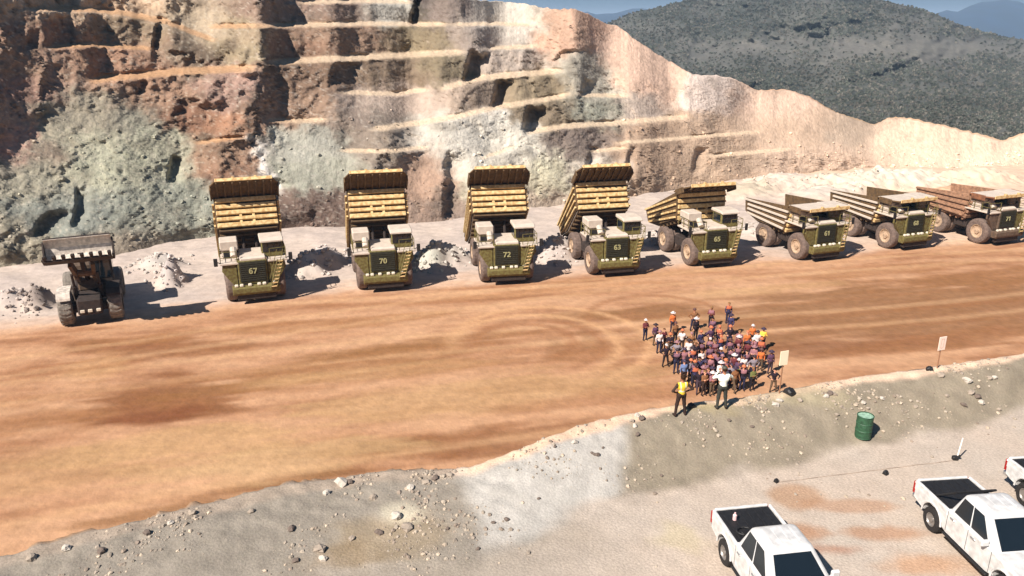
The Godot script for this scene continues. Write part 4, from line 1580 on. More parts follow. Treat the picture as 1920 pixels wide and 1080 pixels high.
	for s in [-1.0, 1.0]:
		prism(st, PackedVector2Array([Vector2(6.35, 5.36), Vector2(5.2, 5.0), Vector2(4.65, 5.16), Vector2(4.32, 5.7), Vector2(4.42, 6.35), Vector2(4.75, 6.75), Vector2(4.9, 6.3), Vector2(5.15, 5.65)]), s * 2.37 - 0.065, s * 2.37 + 0.065, 0.02, bt)
	var bucket := part("bucket", st, M.dark, t)  # shell darkened for the shade below; a pale layer makes the inside look sunlit
	bucket.set_meta("label", "raised bucket, shell darkened for shade, inside paled as sunlit, with a row of teeth")
	st = make_st()
	for k in prof.size() - 1:
		var p: Vector2 = prof[k]
		var q: Vector2 = prof[k + 1]
		var n := Vector2(q.y - p.y, -(q.x - p.x)).normalized() * 0.03
		if n.dot(Vector2(5.6, 6.2) - p) < 0.0:
			n = -n
		prism(st, PackedVector2Array([p + n * 0.1, q + n * 0.1, q + n, p + n]), -2.29, 2.29, 0.004, bt)
	part("bucket_lit_inside", st, M.steel_pale, bucket)
	for k in 8:
		st = make_st()
		var x := -2.16 + k * 0.617
		prism(st, PackedVector2Array([Vector2(6.3, 5.20), Vector2(7.05, 5.50), Vector2(7.05, 5.60), Vector2(6.4, 5.68), Vector2(6.1, 5.5)]), x - 0.11, x + 0.11, 0.02, bt)
		part("tooth", st, M.dark, bucket)

# ---------------------------------------------------------------- utes
func lerp_quad(q: Array, u: float, v: float) -> Vector3:
	return (q[0] as Vector3).lerp(q[1], u).lerp((q[3] as Vector3).lerp(q[2], u), v)

func round_ring(q: Array, r: float) -> Array:
	# a level rectangle with rounded corners, 20 points
	var lo: Vector3 = q[0]
	var hi: Vector3 = q[2]
	var out := []
	var cs := [Vector3(lo.x + r, lo.y, lo.z + r), Vector3(hi.x - r, lo.y, lo.z + r), Vector3(hi.x - r, lo.y, hi.z - r), Vector3(lo.x + r, lo.y, hi.z - r)]
	for k in 4:
		for i in 5:
			var a := PI + k * PI * 0.5 + i * PI * 0.125
			out.append(cs[k] + Vector3(cos(a), 0, sin(a)) * r)
	return out

func make_ute() -> Node3D:
	var t := thing("parked_ute", Vector3.ZERO)
	var st := make_st()
	# body side outline (z, y) with both wheel arches cut out
	var pts := [Vector2(-2.62, 0.58), Vector2(-2.36, 0.50)]
	for k in 11:
		var a := PI - PI * k / 10.0
		pts.append(Vector2(-1.62 + 0.47 * cos(a), 0.46 + 0.44 * sin(a)))
	pts.append(Vector2(-0.92, 0.40))
	pts.append(Vector2(0.88, 0.40))
	for k in 11:
		var a := PI - PI * k / 10.0
		pts.append(Vector2(1.58 + 0.47 * cos(a), 0.46 + 0.44 * sin(a)))
	for p in [Vector2(2.28, 0.40), Vector2(2.55, 0.44), Vector2(2.66, 0.62), Vector2(2.66, 0.90), Vector2(2.56, 1.02), Vector2(2.30, 1.10), Vector2(1.15, 1.18), Vector2(0.9, 1.19), Vector2(-0.98, 1.19), Vector2(-0.99, 1.05), Vector2(-2.62, 1.05)]:
		pts.append(p)
	prism(st, PackedVector2Array(pts), -0.93, 0.93, 0.055)
	var body := part("body", st, M.white_paint, t)
	# tray walls and tailgate
	for s in [-1.0, 1.0]:
		st = make_st()
		box(st, Vector3(minf(s * 0.925, s * 0.83), 0.84, -2.62), Vector3(maxf(s * 0.925, s * 0.83), 1.17, -0.985), 0.025)
		part("tray_side", st, M.white_paint, t)
	st = make_st()
	box(st, Vector3(-0.826, 0.62, -2.70), Vector3(0.826, 1.16, -2.60), 0.025)
	var gate := part("tailgate", st, M.white_paint, t)
	st = make_st()
	box(st, Vector3(-0.14, 0.98, -2.722), Vector3(0.14, 1.06, -2.70), 0.01)
	part("handle", st, M.black, gate)
	st = make_st()
	box(st, Vector3(-0.822, 1.053, -2.595), Vector3(0.822, 1.13, -1.0), 0.03)
	var liner := part("tray_cover", st, M.black, t)
	for k in 6:
		st = make_st()
		box(st, Vector3(-0.7 + k * 0.25, 1.131, -2.5), Vector3(-0.62 + k * 0.25, 1.146, -1.1), 0.005)
		part("cover_rib", st, M.black, liner)
	# cabin loft: belt to roof
	var belt := [Vector3(-0.87, 1.17, -1.0), Vector3(0.87, 1.17, -1.0), Vector3(0.87, 1.17, 1.12), Vector3(-0.87, 1.17, 1.12)]
	var roof := [Vector3(-0.66, 1.76, -0.80), Vector3(0.66, 1.76, -0.80), Vector3(0.66, 1.76, 0.30), Vector3(-0.66, 1.76, 0.30)]
	var crown := [Vector3(-0.54, 1.83, -0.66), Vector3(0.54, 1.83, -0.66), Vector3(0.54, 1.83, 0.12), Vector3(-0.54, 1.83, 0.12)]
	st = make_st()
	var ctr := Vector3(0, 1.4, 0)
	st.set_smooth_group(0)
	var rings := [round_ring(belt, 0.12), round_ring(roof, 0.14), round_ring([Vector3(-0.625, 1.80, -0.76), Vector3(0.625, 1.80, -0.76), Vector3(0.625, 1.80, 0.25), Vector3(-0.625, 1.80, 0.25)], 0.14), round_ring(crown, 0.14)]
	for k in 3:
		for i in 20:
			var j := (i + 1) % 20
			quad(st, rings[k][i], rings[k][j], rings[k + 1][j], rings[k + 1][i], (rings[k][i] + rings[k + 1][j]) * 0.5 - ctr)
	for i in range(1, 19):
		tri(st, rings[3][0], rings[3][i], rings[3][i + 1], Vector3.UP)
	var cabin := part("cabin", st, M.white_paint, t)
	for k in 4:
		st = make_st()
		var x := -0.39 + k * 0.26
		box(st, Vector3(x - 0.03, 1.82, -0.62), Vector3(x + 0.03, 1.836, 0.08), 0.006)
		part("roof_rib", st, M.white_paint, cabin)
	# panes, a few millimetres proud of the cabin
	var faces := [[[3, 2], 0.06, 0.94, "windscreen"], [[1, 0], 0.10, 0.90, "rear_window"], [[2, 1], 0.17, 0.53, "side_window"], [[2, 1], 0.56, 0.90, "side_window"], [[0, 3], 0.10, 0.44, "side_window"], [[0, 3], 0.47, 0.83, "side_window"]]
	for f in faces:
		var i: int = f[0][0]
		var j: int = f[0][1]
		var q := [belt[i], belt[j], roof[j], roof[i]]
		var n: Vector3 = (q[1] - q[0]).cross(q[3] - q[0]).normalized()
		if n.dot((q[0] + q[2]) * 0.5 - ctr) < 0.0:
			n = -n
		var lo := 0.08
		var hi := 0.93
		var c := [lerp_quad(q, f[1], lo), lerp_quad(q, f[2], lo), lerp_quad(q, f[2], hi), lerp_quad(q, f[1], hi)]
		if f[3] == "windscreen":
			c = [lerp_quad(q, 0.08, 0.05), lerp_quad(q, 0.92, 0.05), lerp_quad(q, 0.89, 0.94), lerp_quad(q, 0.11, 0.94)]
		st = make_st()
		quad(st, c[0] + n * 0.006, c[1] + n * 0.006, c[2] + n * 0.006, c[3] + n * 0.006, n)
		for k in 4:
			var a: Vector3 = c[k]
			var b: Vector3 = c[(k + 1) % 4]
			quad(st, a - n * 0.01, b - n * 0.01, b + n * 0.006, a + n * 0.006, (a + b) * 0.5 - (c[0] + c[2]) * 0.5)
		part(f[3], st, M.glass, cabin)
	for s in [-1.0, 1.0]:
		# door seams and handles
		for z in [0.98, -0.02, -0.93]:
			st = make_st()
			box(st, Vector3(s * 0.931 - 0.003, 0.5, z - 0.008), Vector3(s * 0.931 + 0.003, 1.15, z + 0.008), 0.001)
			part("seam", st, M.seam, body)
		for z in [0.12, -0.80]:
			st = make_st()
			box(st, Vector3(s * 0.945 - 0.02, 1.0, z), Vector3(s * 0.945 + 0.02, 1.05, z + 0.2), 0.01)
			part("door_handle", st, M.chrome, body)
		st = make_st()
		box(st, Vector3(s * 1.03 - 0.12, 1.20, 0.72), Vector3(s * 1.03 + 0.12, 1.40, 0.84), 0.04)
		tube(st, Vector3(s * 0.86, 1.22, 0.80), Vector3(s * 0.96, 1.26, 0.78), 0.03, 0.03, 6)
		part("mirror", st, M.white_paint, t)
		st = make_st()
		box(st, Vector3(s * 0.93 - 0.06, 0.36, -1.0), Vector3(s * 0.93 + 0.08, 0.43, 0.98), 0.02)
		part("side_step", st, M.black, t)
		st = make_st()
		box(st, Vector3(s * 0.88 - 0.055, 0.70, -2.69), Vector3(s * 0.88 + 0.055, 1.10, -2.60), 0.02)
		part("tail_light", st, M.tail, t)
		st = make_st()
		box(st, Vector3(s * 0.72 - 0.18, 0.84, 2.56), Vector3(s * 0.72 + 0.18, 1.0, 2.69), 0.03)
		part("headlight", st, M.lamp, t)
		for z in [-1.62, 1.58]:
			add_wheel(t, Vector3(s * 0.82, 0.39, z), 0.39, 0.26, s, M.rubber, M.alloy)
			# flared arch lip
			st = make_st()
			for k in 10:
				var a := PI * k / 10.0
				var b := PI * (k + 1) / 10.0
				tube(st, Vector3(s * 0.935, 0.46 + 0.48 * sin(a), z + 0.48 * cos(a)), Vector3(s * 0.935, 0.46 + 0.48 * sin(b), z + 0.48 * cos(b)), 0.03, 0.03, 6)
			part("arch_lip", st, M.white_paint, body)
	st = make_st()
	box(st, Vector3(-0.5, 0.66, 2.64), Vector3(0.5, 0.96, 2.70), 0.02)
	part("grille", st, M.black, t)
	st = make_st()
	box(st, Vector3(-0.88, 0.42, 2.50), Vector3(0.88, 0.62, 2.76), 0.05)
	part("bumper", st, M.black, t)
	st = make_st()
	box(st, Vector3(-0.85, 0.45, -2.80), Vector3(0.85, 0.60, -2.60), 0.03)
	part("rear_bumper", st, M.chrome, t)
	# sports bar behind the cabin
	st = make_st()
	for s in [-1.0, 1.0]:
		tube(st, Vector3(s * 0.78, 1.15, -1.75), Vector3(s * 0.62, 1.62, -1.15), 0.035, 0.035, 8)
	tube(st, Vector3(-0.62, 1.62, -1.15), Vector3(0.62, 1.62, -1.15), 0.035, 0.035, 8)
	part("sports_bar", st, M.black, t)
	# under the body
	st = make_st()
	box(st, Vector3(-0.55, 0.28, -2.4), Vector3(0.55, 0.50, 2.3), 0.05)
	tube(st, Vector3(-0.75, 0.36, -1.62), Vector3(0.75, 0.36, -1.62), 0.07, 0.07, 8)
	part("chassis", st, M.rubber, t)
	return t

func build_utes() -> void:
	var u := make_ute()
	var k := 0
	for q in [[1716, 899, 6.0, "white dual-cab ute with black covered tray, parked right of the other full ute"], [1335, 954, 9.0, "white dual-cab ute with gear on its black tray, nearest the bottom edge"], [1888, 858, 6.0, "white ute cut by the right edge, only its rear showing"]]:
		var t: Node3D = u if k == 0 else u.duplicate()
		if k > 0:
			t.name = numbered("parked_ute")
			add_child(t)
		var turn := deg_to_rad(q[2])
		t.rotation.y = turn
		var p := ground(q[0], q[1], BENCH + 1.15)
		p.y = BENCH
		t.position = p - Basis(Vector3.UP, turn) * Vector3(-0.92, 0, -2.66)
		t.position.y = bench_height(t.position.x, t.position.z)
		tag(t, q[3], "ute", "white utes parked on the bench")
		if k == 1:
			t.remove_child(t.get_node("sports_bar"))
		k += 1
	# a coiled strap and a bottle on the tray cover of the nearest ute
	var t1: Node3D = get_node("parked_ute_001")
	var st := make_st()
	for i in 14:
		var a := i * 0.62
		var b := (i + 1) * 0.62
		tube(st, Vector3(cos(a) * 0.26 * (1.0 - i * 0.03), 0.03, sin(a) * 0.18), Vector3(cos(b) * 0.26 * (1.0 - i * 0.03), 0.03 + 0.004 * i, sin(b) * 0.18), 0.028, 0.028, 6)
	var o := part("coiled_strap", st, M.black, self)
	o.position = t1.transform * Vector3(-0.45, 1.15, -1.45)
	tag(o, "dark coiled strap lying on the tray cover of the nearest ute", "strap")
	st = make_st()
	lathe(st, [Vector2(0.0, 0.0), Vector2(0.06, 0.0), Vector2(0.06, 0.16), Vector2(0.025, 0.2), Vector2(0.025, 0.24), Vector2(0, 0.24)], Transform3D(), 10)
	o = part("bottle", st, plain(col(226, 190, 190), 0.4), self)
	o.position = t1.transform * Vector3(-0.48, 1.15, -2.05)
	tag(o, "small pale bottle standing on the tray cover of the nearest ute", "bottle")

# ---------------------------------------------------------------- people
# A body is one surface drawn round tapered bones with a smooth union; region numbers choose the cloth colour:
# 0 skin, 1 shirt, 2 trousers, 3 boots, 4 hair, 5 sleeves, 6 eyes, 7 lips
func capsule(p: Vector3, b: Array) -> float:
	var a: Vector3 = b[0]
	var d: Vector3 = b[1] - a
	var t := clampf((p - a).dot(d) / maxf(d.length_squared(), 1e-9), 0.0, 1.0)
	return p.distance_to(a + d * t) - lerpf(b[2], b[3], t)

func nets(bones: Array, cell: float, k: float, V: PackedVector3Array, I: PackedInt32Array, R: PackedByteArray) -> void:
	var lo := Vector3.ONE * 1e9
	var hi := -lo
	for b in bones:
		var r: float = maxf(b[2], b[3]) + cell * 2.0
		lo = lo.min((b[0] as Vector3).min(b[1]) - Vector3.ONE * r)
		hi = hi.max((b[0] as Vector3).max(b[1]) + Vector3.ONE * r)
	var nx := int((hi.x - lo.x) / cell) + 2
	var ny := int((hi.y - lo.y) / cell) + 2
	var nz := int((hi.z - lo.z) / cell) + 2
	var F := PackedFloat32Array()
	F.resize(nx * ny * nz)
	F.fill(1.0)
	for b in bones:
		var r: float = maxf(b[2], b[3]) + k + cell * 1.5
		var bl: Vector3 = ((b[0] as Vector3).min(b[1]) - Vector3.ONE * r - lo) / cell
		var bh: Vector3 = ((b[0] as Vector3).max(b[1]) + Vector3.ONE * r - lo) / cell
		for z in range(maxi(int(bl.z), 0), mini(int(bh.z) + 1, nz)):
			for y in range(maxi(int(bl.y), 0), mini(int(bh.y) + 1, ny)):
				for x in range(maxi(int(bl.x), 0), mini(int(bh.x) + 1, nx)):
					var at := (z * ny + y) * nx + x
					var d := capsule(lo + Vector3(x, y, z) * cell, b)
					var f := F[at]
					var h := maxf(k - absf(d - f), 0.0) / k
					F[at] = minf(d, f) - h * h * k * 0.25
	var ids := PackedInt32Array()
	ids.resize(nx * ny * nz)
	ids.fill(-1)
	var co := [Vector3i(0, 0, 0), Vector3i(1, 0, 0), Vector3i(0, 1, 0), Vector3i(1, 1, 0), Vector3i(0, 0, 1), Vector3i(1, 0, 1), Vector3i(0, 1, 1), Vector3i(1, 1, 1)]
	var ed := [[0, 1], [2, 3], [4, 5], [6, 7], [0, 2], [1, 3], [4, 6], [5, 7], [0, 4], [1, 5], [2, 6], [3, 7]]
	var off := PackedInt32Array()
	for c in co:
		off.append((c.z * ny + c.y) * nx + c.x)
	for z in nz - 1:
		for y in ny - 1:
			for x in nx - 1:
				var at := (z * ny + y) * nx + x
				var m := 0
				for c in 8:
					if F[at + off[c]] < 0.0:
						m |= 1 << c
				if m == 0 or m == 255:
					continue
				var s := Vector3.ZERO
				var n := 0
				for e in ed:
					var fa := F[at + off[e[0]]]
					var fb := F[at + off[e[1]]]
					if (fa < 0.0) != (fb < 0.0):
						s += Vector3(co[e[0]]).lerp(Vector3(co[e[1]]), fa / (fa - fb))
						n += 1
				var p := lo + (Vector3(x, y, z) + s / n) * cell
				ids[at] = V.size()
				V.append(p)
				var best := 1e9
				var reg := 0
				for b in bones:
					var d := capsule(p, b)
					if d < best:
						best = d
						reg = b[4]
				R.append(reg)
	var sx := 1
	var sy := nx
	var sz := nx * ny
	for z in range(1, nz - 1):
		for y in range(1, ny - 1):
			for x in range(1, nx - 1):
				var at := (z * ny + y) * nx + x
				var inside := F[at] < 0.0
				for ax in 3:
					var st: int = [sx, sy, sz][ax]
					if (F[at + st] < 0.0) == inside:
						continue
					var u: int = [sy, sz, sx][ax]
					var w: int = [sz, sx, sy][ax]
					var q := [ids[at], ids[at - u], ids[at - u - w], ids[at - w]]
					if q[0] < 0 or q[1] < 0 or q[2] < 0 or q[3] < 0:
						continue
					if inside:
						I.append_array(PackedInt32Array([q[0], q[2], q[1], q[0], q[3], q[2]]))
					else:
						I.append_array(PackedInt32Array([q[0], q[1], q[2], q[0], q[2], q[3]]))

func hand_bones(wrist: Vector3, d: Vector3, thumb: Vector3, curl: float) -> Array:
	# d points along the hand, thumb points to the thumb side, the palm faces n
	thumb = (thumb - d * thumb.dot(d)).normalized()
	var n := d.cross(thumb)
	var b := [[wrist - d * 0.02, wrist + d * 0.02, 0.026, 0.026, 0], [wrist + d * 0.02 + thumb * 0.02, wrist + d * 0.075 + thumb * 0.024, 0.018, 0.016, 0], [wrist + d * 0.02 - thumb * 0.012, wrist + d * 0.072 - thumb * 0.02, 0.018, 0.015, 0]]
	var lens := [0.078, 0.088, 0.080, 0.062]
	for k in 4:
		var root := wrist + d * (0.082 - 0.004 * absf(k - 1.0)) + thumb * (0.033 - 0.021 * k)
		var kn: Vector3 = root + (d * cos(curl) + n * sin(curl)).normalized() * lens[k] * 0.5
		var tip: Vector3 = kn + (d * cos(curl * 2.4) + n * sin(curl * 2.4)).normalized() * lens[k] * 0.5
		b.append([root, kn, 0.0095, 0.009, 0])
		b.append([kn, tip, 0.009, 0.0075, 0])
	var t0 := wrist + d * 0.03 + thumb * 0.03
	var t1 := t0 + (thumb * 0.75 + d * 0.6 + n * 0.2).normalized() * 0.04
	b.append([t0, t1, 0.012, 0.0105, 0])
	b.append([t1, t1 + (d * 0.9 + thumb * 0.2 + n * 0.35).normalized() * 0.032, 0.0105, 0.008, 0])
	return b

func make_pose(kind: int, fine: bool) -> Dictionary:
	var el := [Vector3(-0.25, 1.15, -0.03), Vector3(0.25, 1.15, -0.03)]
	var wr := [Vector3(-0.265, 0.91, 0.06), Vector3(0.265, 0.91, 0.06)]
	var hd := [Vector3(0, -1, 0.15), Vector3(0, -1, 0.15)]
	var th := [Vector3(0.2, 0, 1), Vector3(-0.2, 0, 1)]
	var kn := [Vector3(-0.11, 0.50, 0.02), Vector3(0.11, 0.50, 0.02)]
	var an := [Vector3(-0.13, 0.085, -0.02), Vector3(0.13, 0.085, -0.02)]
	match kind:
		1: # hands on the hips
			el = [Vector3(-0.43, 1.17, -0.08), Vector3(0.43, 1.17, -0.08)]
			wr = [Vector3(-0.235, 1.02, 0.06), Vector3(0.235, 1.02, 0.06)]
			hd = [Vector3(0.75, -0.3, 0.45), Vector3(-0.75, -0.3, 0.45)]
			th = [Vector3(0, 1, -0.6), Vector3(0, 1, -0.6)]
			kn = [Vector3(-0.16, 0.50, 0.03), Vector3(0.16, 0.50, 0.03)]
			an = [Vector3(-0.21, 0.085, -0.01), Vector3(0.23, 0.085, -0.02)]
		2: # arms folded
			el = [Vector3(-0.25, 1.15, 0.07), Vector3(0.25, 1.15, 0.07)]
			wr = [Vector3(0.05, 1.20, 0.21), Vector3(-0.05, 1.16, 0.19)]
			hd = [Vector3(1, 0.1, -0.1), Vector3(-1, 0.1, -0.1)]
			th = [Vector3(0, 1, 0), Vector3(0, 1, 0)]
		3: # hands behind the back
			el = [Vector3(-0.29, 1.17, -0.10), Vector3(0.29, 1.17, -0.10)]
			wr = [Vector3(-0.07, 0.98, -0.19), Vector3(0.07, 0.98, -0.19)]
			hd = [Vector3(1, -0.3, 0), Vector3(-1, -0.3, 0)]
			th = [Vector3(0, 1, 0), Vector3(0, 1, 0)]
		4: # one arm up
			el = [Vector3(-0.25, 1.15, -0.03), Vector3(0.40, 1.50, 0.05)]
			wr = [Vector3(-0.265, 0.91, 0.06), Vector3(0.36, 1.76, 0.10)]
			hd = [Vector3(0, -1, 0.15), Vector3(0, 1, 0)]
			th = [Vector3(0.2, 0, 1), Vector3(-1, 0, 0)]
		5: # mid-stride
			kn = [Vector3(-0.10, 0.51, 0.14), Vector3(0.10, 0.50, -0.04)]
			an = [Vector3(-0.11, 0.085, 0.20), Vector3(0.11, 0.12, -0.26)]
			el = [Vector3(-0.25, 1.16, -0.14), Vector3(0.25, 1.16, 0.06)]
			wr = [Vector3(-0.26, 0.93, -0.12), Vector3(0.25, 0.95, 0.20)]
		6: # both hands raised in front of the face
			el = [Vector3(-0.36, 1.30, 0.10), Vector3(0.36, 1.30, 0.10)]
			wr = [Vector3(-0.12, 1.52, 0.24), Vector3(0.12, 1.52, 0.24)]
			hd = [Vector3(0.4, 0.8, 0.2), Vector3(-0.4, 0.8, 0.2)]
			th = [Vector3(0.5, 0, -0.6), Vector3(-0.5, 0, -0.6)]
			kn = [Vector3(-0.14, 0.50, 0.03), Vector3(0.14, 0.50, 0.03)]
			an = [Vector3(-0.18, 0.085, -0.01), Vector3(0.18, 0.085, -0.02)]
	var b := []
	b.append([Vector3(-0.075, 0.94, 0), Vector3(0.075, 0.94, 0), 0.125, 0.125, 2])
	b.append([Vector3(0, 1.06, 0), Vector3(0, 1.28, 0), 0.135, 0.145, 1])
	b.append([Vector3(-0.09, 1.30, 0), Vector3(0.09, 1.30, 0), 0.135, 0.135, 1])
	b.append([Vector3(-0.15, 1.41, -0.01), Vector3(0.15, 1.41, -0.01), 0.075, 0.075, 1])
	b.append([Vector3(0, 1.44, -0.01), Vector3(0, 1.58, 0.01), 0.056, 0.054, 0])
	for s in 2:
		var x := -1.0 if s == 0 else 1.0
		b.append([Vector3(x * 0.10, 0.91, 0), kn[s], 0.098, 0.068, 2])
		b.append([kn[s], an[s], 0.068, 0.052, 2])
		b.append([an[s] + Vector3(0, -0.035, -0.03), an[s] + Vector3(x * 0.02, -0.04, 0.15), 0.048, 0.040, 3])
		b.append([Vector3(x * 0.19, 1.40, -0.01), el[s], 0.062, 0.047, 5])
		b.append([el[s], wr[s], 0.047, 0.033, 5])
	var V := PackedVector3Array()
	var I := PackedInt32Array()
	var R := PackedByteArray()
	nets(b, 0.024 if fine else 0.034, 0.05, V, I, R)
	for q in [[V, I, R]]:
		pass
	# head
	var h := [[Vector3(0, 1.655, -0.015), Vector3(0, 1.69, -0.015), 0.092, 0.096, 0], [Vector3(0, 1.60, 0.035), Vector3(0, 1.59, 0.055), 0.06, 0.045, 0], [Vector3(0, 1.65, 0.088), Vector3(0, 1.622, 0.106), 0.010, 0.014, 0], [Vector3(0, 1.50, 0), Vector3(0, 1.60, 0), 0.055, 0.055, 0], [Vector3(0, 1.70, -0.035), Vector3(0, 1.715, -0.01), 0.099, 0.092, 4]]
	for x in [-1.0, 1.0]:
		h.append([Vector3(x * 0.097, 1.655, -0.01), Vector3(x * 0.100, 1.63, -0.005), 0.018, 0.013, 0])
		h.append([Vector3(x * 0.034, 1.660, 0.076), Vector3(x * 0.036, 1.660, 0.076), 0.012, 0.012, 6])
	h.append([Vector3(-0.02, 1.592, 0.094), Vector3(0.02, 1.592, 0.094), 0.009, 0.009, 7])
	var V2 := PackedVector3Array()
	var I2 := PackedInt32Array()
	var R2 := PackedByteArray()
	nets(h, 0.009 if fine else 0.014, 0.02, V2, I2, R2)
	for i in I2:
		I.append(i + V.size())
	V.append_array(V2)
	R.append_array(R2)
	for s in 2:
		V2 = PackedVector3Array()
		I2 = PackedInt32Array()
		R2 = PackedByteArray()
		nets(hand_bones(wr[s], (hd[s] as Vector3).normalized(), th[s], 0.45 if s == 1 else -0.45), 0.006 if fine else 0.010, 0.008, V2, I2, R2)
		for i in I2:
			I.append(i + V.size())
		V.append_array(V2)
		R.append_array(R2)
	var N := PackedVector3Array()
	N.resize(V.size())
	for k in range(0, I.size(), 3):
		var n := (V[I[k + 2]] - V[I[k]]).cross(V[I[k + 1]] - V[I[k]])
		N[I[k]] += n
		N[I[k + 1]] += n
		N[I[k + 2]] += n
	for k in N.size():
		N[k] = N[k].normalized()
	return {"V": V, "I": I, "R": R, "N": N}

var poses := {}
var body_mat: StandardMaterial3D

func person(at: Vector3, turn: float, tall: float, pose: int, cols: Dictionary, fine: bool, hat: String, label: String, group: String) -> void:
	var key := "%d_%s" % [pose, fine]
	if not poses.has(key):
		poses[key] = make_pose(pose, fine)
	var P: Dictionary = poses[key]
	var c := PackedColorArray()
	var V: PackedVector3Array = P.V
	var R: PackedByteArray = P.R
	c.resize(V.size())
	var table := [cols.skin, cols.shirt, cols.trousers, lin(52, 42, 36), cols.hair, cols.get("sleeves", cols.shirt), lin(26, 22, 20), lin(150, 90, 80)]
	var band: Color = lin(205, 205, 195)
	for i in V.size():
		var k: Color = table[R[i]]
		if R[i] == 1 and cols.has("vest"):
			k = cols.vest
			var p := V[i]
			if absf(p.y - 1.12) < 0.03 or (absf(absf(p.x) - 0.10) < 0.025 and p.y > 1.12):
				k = band
		elif R[i] == 1 and cols.has("yoke") and V[i].y > 1.27:
			k = cols.yoke
		elif R[i] == 1 and V[i].y < 1.0:
			k = cols.trousers
		c[i] = k
	var arr := []
	arr.resize(Mesh.ARRAY_MAX)
	arr[Mesh.ARRAY_VERTEX] = V
	arr[Mesh.ARRAY_NORMAL] = P.N
	arr[Mesh.ARRAY_COLOR] = c
	arr[Mesh.ARRAY_INDEX] = P.I
	var mesh := ArrayMesh.new()
	mesh.add_surface_from_arrays(Mesh.PRIMITIVE_TRIANGLES, arr)
	var root := thing("person", at, turn)
	tag(root, label, "person", group)
	var o := part_mesh("body", mesh, body_mat, root)
	o.scale = Vector3.ONE * tall
	if hat != "":
		var st := make_st()
		if hat == "helmet":
			lathe(st, [Vector2(0.15, 0.0), Vector2(0.152, 0.012), Vector2(0.118, 0.025), Vector2(0.110, 0.07), Vector2(0.07, 0.115), Vector2(0.0, 0.13)], Transform3D(Basis().scaled(Vector3(1, 1, 1.12)), Vector3(0, 1.705, 0.0)), 16)
		elif hat == "cap":
			lathe(st, [Vector2(0.108, 0.0), Vector2(0.108, 0.05), Vector2(0.08, 0.10), Vector2(0.0, 0.118)], Transform3D(Basis(), Vector3(0, 1.71, -0.012)), 14)
			box(st, Vector3(-0.075, 1.712, 0.07), Vector3(0.075, 1.724, 0.19), 0.004)
		else:
			lathe(st, [Vector2(0.215, -0.02), Vector2(0.21, 0.0), Vector2(0.112, 0.012), Vector2(0.10, 0.08), Vector2(0.06, 0.115), Vector2(0.0, 0.118)], Transform3D(Basis(), Vector3(0, 1.705, -0.01)), 16)
		var hm := plain(cols.hat.linear_to_srgb(), 0.6)
		var ho := part("hat", st, hm, root)
		ho.scale = Vector3.ONE * tall

